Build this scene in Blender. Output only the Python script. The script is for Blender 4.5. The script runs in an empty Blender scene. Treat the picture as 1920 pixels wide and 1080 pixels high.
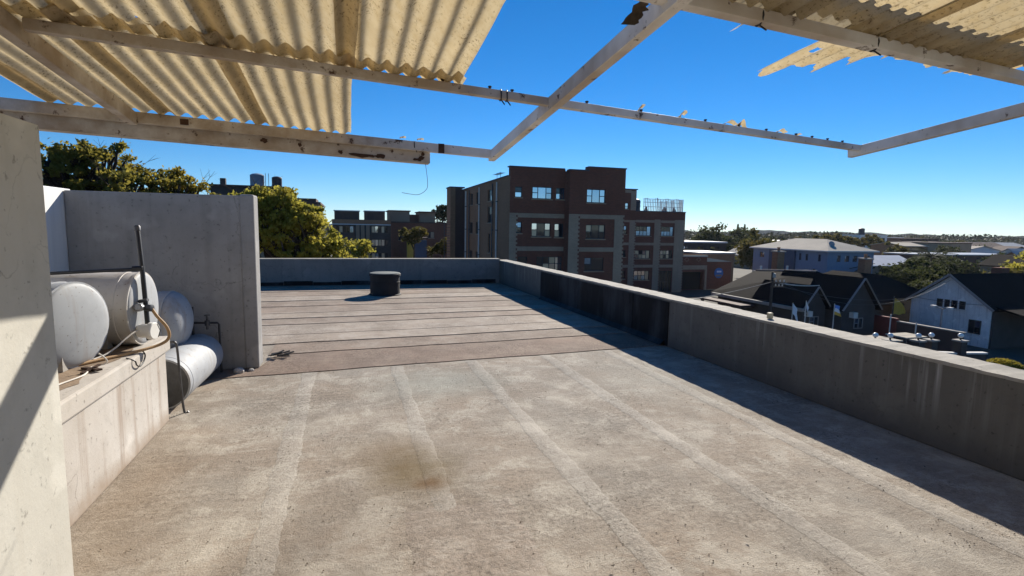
import bpy, math, random
from mathutils import Vector, Matrix
import numpy as np
random.seed(11)
RNG = np.random.default_rng(5)
scn = bpy.context.scene
COL = scn.collection
R = math.radians

# ---------------------------------------------------------------- camera
YAW, PITCH, ROLL = R(17.1), R(6.36), R(1.0)
fw0 = Vector((math.sin(YAW), math.cos(YAW), 0)); rt0 = Vector((math.cos(YAW), -math.sin(YAW), 0))
fw = fw0 * math.cos(PITCH) + Vector((0, 0, -math.sin(PITCH)))
up0 = fw0 * math.sin(PITCH) + Vector((0, 0, math.cos(PITCH)))
cx = rt0 * math.cos(ROLL) + up0 * math.sin(ROLL)
cy = up0 * math.cos(ROLL) - rt0 * math.sin(ROLL)
cd = bpy.data.cameras.new('camera'); cam = bpy.data.objects.new('camera', cd); COL.objects.link(cam)
cam.matrix_world = Matrix(((cx.x, cy.x, -fw.x, 0), (cx.y, cy.y, -fw.y, 0), (cx.z, cy.z, -fw.z, 1.7), (0, 0, 0, 1)))
cd.sensor_width = 36; cd.lens = 18.75; cd.clip_start = .05; cd.clip_end = 6000
scn.camera = cam

# ---------------------------------------------------------------- sky, sun, exposure
SUN = Vector((1.12, 1.55, 1.0)).normalized()
w = bpy.data.worlds.new('World'); scn.world = w; w.use_nodes = True
wn = w.node_tree.nodes; wl = w.node_tree.links
bg = wn['Background']; sky = wn.new('ShaderNodeTexSky'); sky.sky_type = 'NISHITA'; sky.sun_disc = False
sky.sun_elevation = math.asin(SUN.z); sky.sun_rotation = math.atan2(SUN.x, SUN.y)
sky.altitude = 1500; sky.air_density = 1.0; sky.dust_density = 0.0; sky.ozone_density = 7.0
hsv = wn.new('ShaderNodeHueSaturation'); hsv.inputs['Saturation'].default_value = 1.2
wl.new(sky.outputs[0], hsv.inputs['Color']); wl.new(hsv.outputs[0], bg.inputs[0]); bg.inputs[1].default_value = 0.071
sl = bpy.data.lights.new('sun', 'SUN'); sl.energy = 5.0; sl.angle = R(0.53); sl.color = (1, .93, .82)
so = bpy.data.objects.new('sun', sl); COL.objects.link(so)
so.rotation_euler = SUN.to_track_quat('Z', 'Y').to_euler(); so.location = (20, 30, 30)
scn.view_settings.view_transform = 'Standard'; scn.view_settings.look = 'None'
scn.view_settings.exposure = 0.7; scn.view_settings.gamma = 1
scn.render.engine = 'CYCLES'

# ---------------------------------------------------------------- materials
class NT:
    def __init__(s, name):
        s.m = bpy.data.materials.new(name); s.m.use_nodes = True
        s.t = s.m.node_tree; s.n = s.t.nodes; s.l = s.t.links
        s.b = s.n['Principled BSDF']; s.out = s.n['Material Output']
        g = s.n.new('ShaderNodeNewGeometry'); s.pos = g.outputs['Position']; s.isl = g.outputs['Random Per Island']
    def put(s, sock, v):
        if isinstance(v, bpy.types.NodeSocket): s.l.new(v, sock)
        else:
            if isinstance(v, tuple) and len(v) == 3 and sock.type == 'RGBA': v = v + (1,)
            sock.default_value = v
    def map(s, scale=(1, 1, 1), loc=(0, 0, 0), rot=(0, 0, 0), vec=None):
        n = s.n.new('ShaderNodeMapping'); s.put(n.inputs[0], vec or s.pos)
        n.inputs['Scale'].default_value = scale; n.inputs['Location'].default_value = loc; n.inputs['Rotation'].default_value = rot
        return n.outputs[0]
    def noise(s, scale, detail=4, rough=.55, vec=None, dist=0):
        n = s.n.new('ShaderNodeTexNoise'); s.put(n.inputs['Vector'], vec or s.pos)
        n.inputs['Scale'].default_value = scale; n.inputs['Detail'].default_value = detail
        n.inputs['Roughness'].default_value = rough; n.inputs['Distortion'].default_value = dist
        return n.outputs['Fac']
    def vor(s, scale, vec=None, feature='F1'):
        n = s.n.new('ShaderNodeTexVoronoi'); n.feature = feature; s.put(n.inputs['Vector'], vec or s.pos); n.inputs['Scale'].default_value = scale
        return n.outputs['Distance']
    def rng(s, v, a, b, c=0., d=1.):
        n = s.n.new('ShaderNodeMapRange'); s.put(n.inputs[0], v)
        for i, x in enumerate((a, b, c, d)): n.inputs[i + 1].default_value = x
        return n.outputs[0]
    def math(s, op, a, b=0.):
        n = s.n.new('ShaderNodeMath'); n.operation = op; s.put(n.inputs[0], a); s.put(n.inputs[1], b); return n.outputs[0]
    def mix(s, f, a, b, mode='MIX'):
        n = s.n.new('ShaderNodeMix'); n.data_type = 'RGBA'; n.blend_type = mode
        s.put(n.inputs[0], f); s.put(n.inputs[6], a); s.put(n.inputs[7], b); return n.outputs[2]
    def xyz(s, vec=None):
        n = s.n.new('ShaderNodeSeparateXYZ'); s.put(n.inputs[0], vec or s.pos); return n.outputs
    def bump(s, h, strength=.5, dist=.01, normal=None):
        n = s.n.new('ShaderNodeBump'); n.inputs['Strength'].default_value = strength; n.inputs['Distance'].default_value = dist
        s.put(n.inputs['Height'], h)
        if normal: s.put(n.inputs['Normal'], normal)
        return n.outputs[0]
    def done(s, col, rough=.8, normal=None, metal=0., spec=.5):
        s.put(s.b.inputs['Base Color'], col); s.put(s.b.inputs['Roughness'], rough)
        s.put(s.b.inputs['Metallic'], metal); s.b.inputs['Specular IOR Level'].default_value = spec
        if normal: s.put(s.b.inputs['Normal'], normal)
        return s.m
def mul(c, k): return tuple(min(1, x * k) for x in c)

def surf(name, col, var=.25, scale=1.5, rough=.85, bump=.3, bdist=.01, fine=30, metal=0, spec=.3, streak=0., tint=None):
    t = NT(name)
    a = t.noise(scale, 5, .6); b = t.noise(fine, 4, .6)
    c = t.mix(t.rng(a, .3, .7), mul(col, 1 - var), mul(col, 1 + var))
    if tint: c = t.mix(t.rng(t.noise(scale * .6, 4, .6, t.map(loc=(7, 3, 1))), .45, .7), c, tint)
    c = t.mix(t.rng(b, .25, .75, 0, .5), c, mul(col, 1 - var * .7))
    if streak:
        st = t.noise(3, 4, .6, t.map(scale=(4, 4, .25)))
        c = t.mix(t.rng(st, .5, .75, 0, streak), c, mul(col, .45))
    return t.done(c, rough, t.bump(b, bump, bdist) if bump else None, metal, spec)

def floor_mat(name, tan, grey, pale, stain=False, patch=False, shift=0.):
    t = NT(name)
    p = t.map(loc=(shift, shift * 1.7, 0)) if shift else t.pos
    big = t.noise(.75, 5, .62, p); mid = t.noise(2.6, 6, .68, p, .4); fine = t.noise(30, 6, .75, p); grit = t.noise(120, 3, .7, p)
    c = t.mix(t.rng(big, .36, .62), tan, grey)
    c = t.mix(t.rng(mid, .50, .60, 0, .8), c, pale)
    c = t.mix(t.math('MULTIPLY', t.rng(t.noise(1.3, 7, .72, t.map(loc=(2 + shift, 5, 1))), .52, .60, 0, .6), t.rng(fine, .3, .6)), c, mul(pale, 1.12))
    drk = t.noise(1.7, 6, .7, t.map(scale=(1, .55, 1), loc=(3 + shift, 9, 0)))
    c = t.mix(t.rng(drk, .46, .7, 0, .62), c, mul(tan, .52))
    # grime clustered in hollows, and grit
    clump = t.math('MULTIPLY', t.rng(fine, .44, .64), t.rng(t.noise(1.1, 5, .65, t.map(loc=(11, 4 + shift, 0))), .38, .62))
    c = t.mix(t.math('MULTIPLY', clump, .85), c, mul(tan, .34))
    c = t.mix(t.math('MULTIPLY', t.rng(grit, .5, .68, 0, .7), t.rng(t.noise(1.6, 5, .65, t.map(loc=(1, 6 + shift, 0))), .35, .65, .15, 1)), c, mul(tan, .34)); c = t.mix(t.rng(t.noise(75, 3, .7, t.map(loc=(5, 2, 0))), .55, .7, 0, .5), c, pale)
    wisp = t.noise(5, 5, .7, t.map(scale=(.5, 3.2, 1), rot=(0, 0, R(8))))
    c = t.mix(t.rng(wisp, .53, .72, 0, .5), c, pale)
    if stain:
        o = t.xyz()
        def blob(x, y, rx, ry, amt):
            wob = t.math('MULTIPLY', t.math('SUBTRACT', t.noise(3.5, 6, .7), .5), .9)
            dx = t.math('DIVIDE', t.math('SUBTRACT', o[0], x), rx); dy = t.math('DIVIDE', t.math('SUBTRACT', o[1], y), ry)
            d = t.math('SQRT', t.math('ADD', t.math('MULTIPLY', dx, dx), t.math('MULTIPLY', dy, dy)))
            return t.rng(t.math('ADD', d, wob), .15, 1.05, amt, 0)
        c = t.mix(blob(.42, 3.62, .42, .5, .75), c, (.15, .10, .035))
        c = t.mix(blob(.24, 4.0, .42, .38, .45), c, (.19, .125, .06))
        c = t.mix(blob(.50, 3.40, .15, .13, .7), c, (.14, .065, .014))
        c = t.mix(blob(.7, 2.35, .28, .16, .35), c, (.17, .11, .05))
        c = t.mix(blob(-1.3, 3.6, .45, 1.5, .35), c, (.25, .17, .10))
        c = t.mix(blob(.9, 5.7, .95, .75, .55), c, (.30, .31, .27))
        c = t.mix(blob(3.3, 5.2, .8, 1.3, .5), c, (.32, .31, .27))
        c = t.mix(blob(-.15, 2.8, .5, .35, .35), c, (.11, .09, .075))
    n1 = t.bump(mid, .4, .025); n2 = t.bump(fine, .7, .012, n1); n3 = t.bump(grit, .5, .005, n2)
    if patch: n3 = t.bump(t.noise(11, 4, .5, None, .6), .45, .015, n3)
    return t.done(c, .92, n3, 0, .25)

M = {}
TAN, GREY, PALE = (.36, .292, .226), (.325, .292, .246), (.50, .452, .378)
M['floor'] = floor_mat('roof_membrane', TAN, GREY, PALE, stain=True)
M['band'] = floor_mat('seam_band', (.41, .36, .30), (.40, .362, .31), (.52, .475, .405), stain=True)
M['patch'] = floor_mat('patch', (.35, .285, .228), (.335, .29, .24), (.46, .41, .35), patch=True)
M['sheetA'] = floor_mat('sheet_a', (.325, .245, .188), (.305, .25, .20), (.38, .32, .26), shift=3)
M['sheetB'] = floor_mat('sheet_b', (.40, .325, .255), (.38, .32, .262), (.46, .40, .335), shift=9)
M['sheetC'] = floor_mat('sheet_c', (.265, .185, .138), (.255, .195, .155), (.32, .25, .192), shift=15)

def wall_mat(name, col, dirt, streak=.5, streakcol=None, scale=1., top=None, low=None):
    t = NT(name)
    a = t.noise(1.1 * scale, 6, .62); b = t.noise(6 * scale, 5, .65); f = t.noise(60, 4, .6)
    c = t.mix(t.rng(a, .35, .68), col, dirt)
    c = t.mix(t.rng(b, .5, .75, 0, .5), c, mul(dirt, .8))
    st = t.noise(2.2, 5, .65, t.map(scale=(3.2, 3.2, .16)))
    c = t.mix(t.rng(st, .52, .72, 0, streak), c, streakcol or mul(dirt, .6))
    c = t.mix(t.rng(t.noise(24, 3, .6), .63, .72, 0, .6), c, mul(dirt, .4))
    if name == 'parapet_plaster':   # lime runs below old cracks in the coping
        o = t.xyz(); run = t.noise(1, 3, .6, t.map(scale=(1, 14, .5))); zone = t.rng(t.noise(1, 3, .5, t.map(scale=(.2, .8, .2), loc=(0, 3.2, 0))), .5, .62)
        c = t.mix(t.math('MULTIPLY', t.math('MULTIPLY', t.rng(run, .52, .66), zone), t.rng(o[2], .2, .6, 0, .75)), c, (.42, .41, .385))
    cw = t.n.new('ShaderNodeTexVoronoi'); cw.feature = 'DISTANCE_TO_EDGE'; cw.inputs['Scale'].default_value = .9
    wv = t.n.new('ShaderNodeVectorMath'); wv.operation = 'ADD'; nz = t.n.new('ShaderNodeTexNoise'); t.l.new(t.pos, nz.inputs['Vector']); nz.inputs['Scale'].default_value = 2.2; nz.inputs['Detail'].default_value = 6
    t.l.new(t.pos, wv.inputs[0]); t.l.new(nz.outputs['Color'], wv.inputs[1]); t.l.new(wv.outputs[0], cw.inputs['Vector'])
    crk = t.math('MULTIPLY', t.rng(cw.outputs['Distance'], .0, .007, 1, 0), t.rng(t.noise(.8, 3, .5, t.map(loc=(3, 8, 2))), .52, .6))
    c = t.mix(t.math('MULTIPLY', crk, .75), c, mul(dirt, .3))
    c = t.mix(t.rng(t.noise(1.7, 3, .5, t.map(loc=(9, 1, 4))), .6, .64, 0, .35), c, mul(col, 1.3))
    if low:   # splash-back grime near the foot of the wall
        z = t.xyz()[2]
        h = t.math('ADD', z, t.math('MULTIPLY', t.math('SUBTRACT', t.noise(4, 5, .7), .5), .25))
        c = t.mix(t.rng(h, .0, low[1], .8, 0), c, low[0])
    return t.done(c, .88, t.bump(f, .3, .004, t.bump(b, .25, .01)), 0, .25)
M['cream'] = wall_mat('cream_paint', (.50, .483, .43), (.45, .43, .375), .12, (.30, .25, .18), .7)
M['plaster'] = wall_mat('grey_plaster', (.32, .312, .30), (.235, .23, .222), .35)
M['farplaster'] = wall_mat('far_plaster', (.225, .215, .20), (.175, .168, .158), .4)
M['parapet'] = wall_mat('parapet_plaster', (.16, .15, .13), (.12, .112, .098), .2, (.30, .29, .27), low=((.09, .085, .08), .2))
M['plinth'] = wall_mat('plinth_plaster', (.53, .50, .46), (.40, .36, .315), .75, (.25, .18, .13), low=((.28, .21, .15), .14))
M['slab'] = wall_mat('slab_plaster', (.50, .47, .43), (.42, .38, .33), .2)
M['slabtop'] = surf('slab_dirt', (.26, .19, .13), .3, 4, .95, .5, .01, 40)
M['coping'] = wall_mat('coping_cement', (.40, .37, .315), (.27, .25, .215), .25, scale=3)
def bitumen():
    t = NT('bitumen'); a = t.noise(1.6, 6, .65, t.map(scale=(1, 1, .4))); b = t.noise(25, 4, .6)
    c = t.mix(t.rng(a, .46, .62), (.005, .005, .006), (.05, .052, .056)); c = t.mix(t.rng(t.noise(2.5, 5, .65, t.map(scale=(3, 3, .2))), .5, .68, 0, .7), c, (.008, .008, .009))
    return t.done(c, t.rng(a, .3, .7, .5, .85), t.bump(b, .5, .006), 0, .2)
M['bitumen'] = bitumen()
M['drum'] = surf('drum_bitumen', (.022, .022, .024), .4, 4, .75, .5, .01, 20)
M['drumtop'] = surf('drum_lid', (.17, .18, .165), .3, 3, .8, .3, .01, 20)

def tank_mat(name, col, dirt, rough=.38):
    t = NT(name); a = t.noise(2.2, 5, .6); b = t.noise(14, 5, .65)
    c = t.mix(t.rng(a, .4, .7), col, dirt); c = t.mix(t.rng(b, .6, .75, 0, .55), c, mul(dirt, .6))
    st = t.noise(5, 4, .6, t.map(scale=(2, 2, .3))); c = t.mix(t.rng(st, .54, .72, 0, .5), c, (.24, .17, .11)); c = t.mix(t.rng(t.noise(45, 3, .6), .66, .72, 0, .8), c, (.12, .08, .05))
    return t.done(c, t.rng(a, .3, .7, rough, rough + .25), t.bump(b, .12, .004), 0, .45)
M['tank'] = tank_mat('tank_enamel', (.37, .385, .40), (.27, .28, .295), .5)
M['tankold'] = tank_mat('tank_old_enamel', (.50, .475, .44), (.38, .345, .30), .5)
M['tankgrey'] = tank_mat('tank_grey', (.34, .355, .38), (.28, .295, .315), .55)
M['capdark'] = surf('cap_dark', (.09, .09, .09), .4, 6, .6)
M['thermo'] = surf('white_plastic', (.78, .77, .73), .06, 8, .4, 0)
M['black'] = surf('black_pipe', (.016, .016, .018), .3, 10, .45, .1, spec=.5)
M['steel'] = surf('pipe_steel', (.10, .10, .105), .4, 12, .5, .2, metal=.5)
M['hose'] = surf('tan_hose', (.40, .25, .12), .2, 20, .55, .1)
M['wire'] = surf('white_wire', (.62, .58, .52), .15, 20, .6, 0)
def painted_steel():
    t = NT('painted_steel'); a = t.noise(3, 6, .65); b = t.noise(11, 6, .7); l = t.noise(1.3, 4, .6, t.map(loc=(4, 1, 8)))
    c = t.mix(t.rng(a, .4, .7), (.70, .68, .655), (.55, .51, .46))
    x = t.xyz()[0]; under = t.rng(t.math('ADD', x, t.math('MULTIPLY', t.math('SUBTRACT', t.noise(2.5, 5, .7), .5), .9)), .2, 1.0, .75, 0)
    c = t.mix(t.rng(l, .45, .66, 0, .7), c, (.30, .21, .13)); c = t.mix(t.math('MULTIPLY', under, t.rng(t.noise(5, 5, .65), .3, .62, .35, 1)), c, (.21, .145, .085))  # brown leached stain, with tan light through the sheets painted in at low X
    c = t.mix(t.rng(b, .60, .66), c, (.07, .035, .02))
    return t.done(c, .6, t.bump(b, .25, .004), 0, .35)
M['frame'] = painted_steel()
M['rust'] = surf('rust', (.06, .032, .02), .5, 20, .9, .5, .005, 60)
def fibre(name, col, trans, dirt):
    t = NT(name); o = t.xyz()
    a = t.noise(2.5, 5, .6, t.map(scale=(2, .5, 1))); s = t.noise(70, 5, .75, t.map(scale=(1, .6, 1))); z = t.noise(1.2, 4, .6)
    spots = t.math('MULTIPLY', t.rng(s, .54, .64), t.rng(t.noise(7, 4, .6, t.map(scale=(1.8, .3, 1))), .36, .58))
    c = t.mix(t.rng(a, .35, .7), col, dirt); c = t.mix(t.math('MULTIPLY', spots, .85), c, (.12, .075, .03))
    tc = t.mix(t.rng(z, .35, .65), trans, mul(trans, .72)); tc = t.mix(t.rng(t.noise(16, 5, .7), .42, .7, 0, .6), tc, (trans[0] * .62, trans[1] * .55, trans[2] * .4)); tc = t.mix(t.math('MULTIPLY', spots, .85), tc, (.08, .05, .02))
    t.done(c, .75, t.bump(s, .4, .004), 0, .2)
    tr = t.n.new('ShaderNodeBsdfTranslucent'); t.put(tr.inputs[0], tc)
    ad = t.n.new('ShaderNodeMixShader'); ad.inputs[0].default_value = .55
    t.l.new(t.b.outputs[0], ad.inputs[1]); t.l.new(tr.outputs[0], ad.inputs[2]); t.l.new(ad.outputs[0], t.out.inputs[0])
    return t.m
M['fibre'] = fibre('fibreglass', (.60, .51, .36), (.60, .485, .29), (.50, .42, .29))
M['fibredirty'] = fibre('fibreglass_dirty', (.30, .26, .19), (.30, .25, .165), (.22, .18, .13))

def brick(name, c1, c2, mortar, sc=1.0):
    t = NT(name); o = t.xyz()
    comb = t.n.new('ShaderNodeCombineXYZ'); t.put(comb.inputs[0], t.math('ADD', o[0], o[1])); t.put(comb.inputs[1], o[2])
    b = t.n.new('ShaderNodeTexBrick'); t.l.new(comb.outputs[0], b.inputs['Vector'])
    for k, v in (('Color1', c1), ('Color2', c2), ('Mortar', mortar)): b.inputs[k].default_value = v + (1,)
    b.inputs['Scale'].default_value = 1; b.inputs['Brick Width'].default_value = .23; b.inputs['Row Height'].default_value = .085
    b.inputs['Mortar Size'].default_value = .009
    c = t.mix(t.rng(t.noise(.5, 5, .6), .35, .7, 0, .45), b.outputs['Color'], mul(c1, .55))
    c = t.mix(t.rng(t.noise(2, 4, .6, t.map(scale=(2, 2, .2))), .55, .75, 0, .3), c, mul(c1, .5))
    return t.done(c, .9, t.bump(b.outputs['Fac'], .4, .01), 0, .2)
M['redbrick'] = brick('red_brick', (.25, .088, .052), (.185, .066, .044), (.17, .11, .085))
M['brownbrick'] = brick('brown_brick', (.42, .215, .115), (.32, .165, .09), (.28, .18, .12))
M['paleband'] = brick('pale_brick', (.50, .36, .24), (.42, .30, .205), (.36, .27, .2))
M['roofcap'] = surf('roof_cap', (.07, .085, .11), .2, 1, .7, 0)
M['winframe'] = surf('window_frame', (.02, .032, .05), .2, 3, .5, 0)
def glassy(name, col, metal, rough=.04):
    t = NT(name); o = t.n.new('ShaderNodeObjectInfo')
    n = t.noise(.7, 2, .5)
    c = t.mix(t.math('MULTIPLY', o.outputs['Random'], .7), col, mul(col, .45))
    return t.done(c, rough, t.bump(n, .15, .02), metal, .8)
M['glassbright'] = glassy('glass_reflecting', (.85, .90, .95), .95)
M['glassdark'] = glassy('glass_dark', (.03, .035, .04), .0)
M['glassblue'] = glassy('glass_blue', (.25, .42, .68), .9, .08)
M['glasstan'] = glassy('glass_curtain_reflection', (.62, .50, .34), .35, .25)  # tan curtains, and reflections of sunlit buildings put into the pane colour
M['dark'] = surf('dark_interior', (.012, .012, .013), .2, 2, .9, 0)
M['pvc'] = surf('pale_downpipe', (.68, .65, .60), .12, 3, .6, 0)
M['white'] = surf('white_paint', (.72, .71, .69), .08, .6, .7, .1, streak=.25)
M['houseplaster'] = wall_mat('house_plaster', (.78, .77, .74), (.62, .61, .59), .5, (.20, .20, .22), .5)
M['offwhite'] = surf('offwhite_paint', (.62, .60, .56), .1, .6, .7, .1, streak=.3)
M['bluewall'] = surf('blue_paint', (.20, .265, .36), .08, .4, .7, .05, streak=.2)
M['bluedark'] = surf('blue_paint_dark', (.075, .10, .15), .08, .4, .7, .05, streak=.2)
M['tinroof'] = surf('pale_tin_roof', (.50, .45, .37), .12, .5, .9, .1, spec=.03, streak=.3)
M['greyroof'] = surf('grey_tin_roof', (.30, .31, .32), .15, .4, .6, .1)
M['tile'] = surf('dark_roof_tile', (.014, .012, .0125), .3, .6, .95, .4, .03, 6, spec=.05)
M['brownroof'] = surf('brown_roof', (.10, .06, .05), .3, .5, .85, .2)
M['darkwall'] = surf('dark_wall', (.07, .06, .055), .3, .6, .85, .2)
M['tanwall'] = surf('tan_wall', (.30, .22, .15), .15, .4, .85, .1, streak=.25)
M['concrete'] = surf('concrete', (.30, .28, .25), .2, .6, .85, .2, streak=.3)
M['timber'] = surf('pale_barge_board', (.30, .27, .25), .15, 2, .7, 0)
M['pole'] = surf('pole_timber', (.07, .055, .045), .2, 4, .85, .2)
M['galv'] = surf('galvanised', (.30, .31, .33), .15, 4, .45, 0, metal=.6)
M['globe'] = surf('white_globe', (.82, .82, .80), .03, 4, .3, 0)
M['red'] = surf('red_panel', (.22, .05, .04), .2, 1, .7, 0)
M['yellow'] = surf('yellow_cloth', (.62, .38, .06), .1, 3, .8, 0)
M['flagwhite'] = surf('flag_white', (.72, .74, .78), .05, 3, .8, 0)
M['flagblue'] = surf('flag_blue', (.10, .25, .62), .05, 3, .8, 0)
M['signblue'] = surf('sign_blue', (.05, .16, .42), .05, 3, .6, 0)
M['plastictank'] = surf('plastic_tank', (.05, .06, .075), .2, 2, .6, 0)
M['palegrey'] = surf('pale_tank', (.22, .27, .33), .2, 1, .6, 0)
M['bark'] = surf('bark', (.045, .035, .028), .35, 5, .95, .6, .02, 30)
M['ground'] = surf('ground_earth', (.085, .078, .062), .35, .05, .95, .2, .02, 2, tint=(.05, .058, .03))
M['asphalt'] = surf('asphalt', (.05, .05, .052), .2, .3, .9, .2)
M['hill'] = surf('hill_woods', (.03, .042, .05), .35, .03, .95, 0, spec=.0, tint=(.04, .05, .06))
def leafmat(name, c1, c2, c3, tr=.45):
    t = NT(name)
    c = t.mix(t.isl, c1, c2); c = t.mix(t.rng(t.noise(.55, 3, .6), .45, .65), c, c3)
    t.done(c, .75, None, 0, .08)
    b = t.n.new('ShaderNodeBsdfTranslucent'); t.put(b.inputs[0], t.mix(.5, c, mul(c3, 1.6)))
    m = t.n.new('ShaderNodeMixShader'); m.inputs[0].default_value = tr
    t.l.new(t.b.outputs[0], m.inputs[1]); t.l.new(b.outputs[0], m.inputs[2]); t.l.new(m.outputs[0], t.out.inputs[0])
    return t.m
M['leafolive'] = leafmat('leaves_olive', (.17, .17, .04), (.09, .11, .03), (.27, .21, .035), .5)
M['leafgreen'] = leafmat('leaves_yellow_green', (.24, .245, .045), (.13, .16, .032), (.33, .28, .045), .5)
M['leafdark'] = leafmat('leaves_dark', (.045, .06, .022), (.03, .045, .018), (.06, .065, .02), .3)
M['leaffar'] = leafmat('leaves_far', (.03, .042, .022), (.022, .034, .02), (.045, .045, .02), .12)
M['leafmid'] = leafmat('leaves_mid', (.085, .095, .028), (.055, .07, .022), (.13, .10, .025), .35)
M['leafpalm'] = leafmat('palm_leaves', (.035, .045, .02), (.05, .06, .025), (.05, .055, .02), .25)
M['hedge'] = leafmat('hedge_yellow', (.22, .19, .03), (.16, .15, .03), (.28, .22, .03), .35)
M['gritstone'] = surf('grit_stone', (.28, .23, .18), .5, 60, .95, 0)
M['deadleaf'] = surf('dead_leaves', (.045, .032, .022), .4, 40, .9, 0)

# ---------------------------------------------------------------- mesh helpers
ORG = {}
class MB:
    def __init__(s): s.v = []; s.f = []
    def add(s, vs, fs):
        o = len(s.v); s.v += [tuple(p) for p in vs]; s.f += [tuple(i + o for i in q) for q in fs]; return s
    def box(s, x0, y0, z0, x1, y1, z1, skip=''):
        vs = [(x0, y0, z0), (x1, y0, z0), (x1, y1, z0), (x0, y1, z0), (x0, y0, z1), (x1, y0, z1), (x1, y1, z1), (x0, y1, z1)]
        F = {'b': (0, 3, 2, 1), 't': (4, 5, 6, 7), 'f': (0, 1, 5, 4), 'k': (2, 3, 7, 6), 'l': (3, 0, 4, 7), 'r': (1, 2, 6, 5)}
        return s.add(vs, [F[k] for k in F if k not in skip])
    def bar(s, p, q, wd, ht, up=(0, 0, 1)):   # rectangular bar between two points
        p, q = Vector(p), Vector(q); d = (q - p).normalized(); up = (0, 1, 0) if abs(d.dot(Vector(up))) > .98 else up; side = d.cross(Vector(up)).normalized() * wd / 2; u = side.cross(d).normalized() * ht / 2
        vs = [e + a * side + b * u for e in (p, q) for a, b in ((-1, -1), (1, -1), (1, 1), (-1, 1))]
        return s.add(vs, [(0, 1, 2, 3), (7, 6, 5, 4), (0, 4, 5, 1), (1, 5, 6, 2), (2, 6, 7, 3), (3, 7, 4, 0)])
    def tube(s, pts, r, n=8, caps=True):
        pts = [Vector(p) for p in pts]; rs = r if isinstance(r, (list, tuple)) else [r] * len(pts)
        o = len(s.v); prev = None
        for i, p in enumerate(pts):
            d = (pts[min(i + 1, len(pts) - 1)] - pts[max(i - 1, 0)]).normalized()
            if prev is None: a = d.orthogonal().normalized()
            else:
                a = prev - d * prev.dot(d); a = a.normalized() if a.length > 1e-6 else d.orthogonal().normalized()
            prev = a; b = d.cross(a)
            for k in range(n):
                t = 2 * math.pi * k / n; s.v.append(tuple(p + (a * math.cos(t) + b * math.sin(t)) * rs[i]))
        for i in range(len(pts) - 1):
            for k in range(n):
                k2 = (k + 1) % n; s.f.append((o + i * n + k, o + i * n + k2, o + (i + 1) * n + k2, o + (i + 1) * n + k))
        if caps:
            s.f.append(tuple(o + k for k in reversed(range(n)))); e = o + (len(pts) - 1) * n; s.f.append(tuple(e + k for k in range(n)))
        return s
    def lathe(s, p, d, prof, n=24):   # profile [(t along axis, radius)]
        p, d = Vector(p), Vector(d).normalized(); a = d.orthogonal().normalized(); b = d.cross(a); o = len(s.v)
        for t, r in prof:
            for k in range(n):
                th = 2 * math.pi * k / n; s.v.append(tuple(p + d * t + (a * math.cos(th) + b * math.sin(th)) * max(r, 1e-4)))
        for i in range(len(prof) - 1):
            for k in range(n):
                k2 = (k + 1) % n; s.f.append((o + i * n + k, o + i * n + k2, o + (i + 1) * n + k2, o + (i + 1) * n + k))
        s.f.append(tuple(o + k for k in reversed(range(n)))); e = o + (len(prof) - 1) * n; s.f.append(tuple(e + k for k in range(n)))
        return s
    def prism(s, poly, d):   # closed polygon of 3d points swept by d
        n = len(poly); d = Vector(d); vs = [Vector(p) for p in poly] + [Vector(p) + d for p in poly]
        return s.add(vs, [tuple(range(n))[::-1], tuple(range(n, 2 * n))] + [(i, (i + 1) % n, n + (i + 1) % n, n + i) for i in range(n)])
    def build(s, name, mat, parent=None, smooth=False, bevel=0):
        o3 = Vector((0, 0, 0)) if parent is None else ORG[parent]
        me = bpy.data.meshes.new(name); me.from_pydata([tuple(Vector(p) - o3) for p in s.v], [], s.f); me.update()
        me.materials.append(mat if not isinstance(mat, str) else M[mat])
        o = bpy.data.objects.new(name, me); COL.objects.link(o); o.parent = parent; ORG[o] = o3
        if smooth: me.shade_smooth() if smooth is True else me.set_sharp_from_angle(angle=R(40)) or me.shade_smooth()
        if bevel:
            md = o.modifiers.new('bevel', 'BEVEL'); md.width = bevel; md.segments = 2; md.limit_method = 'ANGLE'
        return o
def sm(o, ang=38):
    me = o.data; me.shade_smooth(); me.set_sharp_from_angle(angle=R(ang)); return o
def tag(o, label=None, cat=None, group=None, kind=None):
    for k, v in (('label', label), ('category', cat), ('group', group), ('kind', kind)):
        if v: o[k] = v
    return o
def thing(name, label, cat, loc, group=None):
    o = bpy.data.objects.new(name, None); COL.objects.link(o); o.location = loc; o.empty_display_size = .2; ORG[o] = Vector(loc)
    return tag(o, label, cat, group)
def quadmesh(name, V, mat, parent=None, nv=4):   # numpy verts (N*nv,3) -> N separate faces
    n = len(V) // nv; me = bpy.data.meshes.new(name)
    if parent is not None: V = V - np.array(ORG[parent])
    me.vertices.add(len(V)); me.vertices.foreach_set('co', V.astype(np.float32).ravel())
    me.loops.add(n * nv); me.loops.foreach_set('vertex_index', np.arange(n * nv, dtype=np.int32))
    me.polygons.add(n); me.polygons.foreach_set('loop_start', np.arange(0, n * nv, nv, dtype=np.int32))
    me.update(calc_edges=True); me.validate(); me.materials.append(M[mat])
    o = bpy.data.objects.new(name, me); COL.objects.link(o); o.parent = parent; ORG[o] = ORG.get(parent, Vector((0, 0, 0)))
    return o
def wob(x, seed=0): return math.sin(x * 1.7 + seed) * .5 + math.sin(x * 4.3 + seed * 2.1) * .3 + math.sin(x * 9.7 + seed * 3.3) * .2

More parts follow.
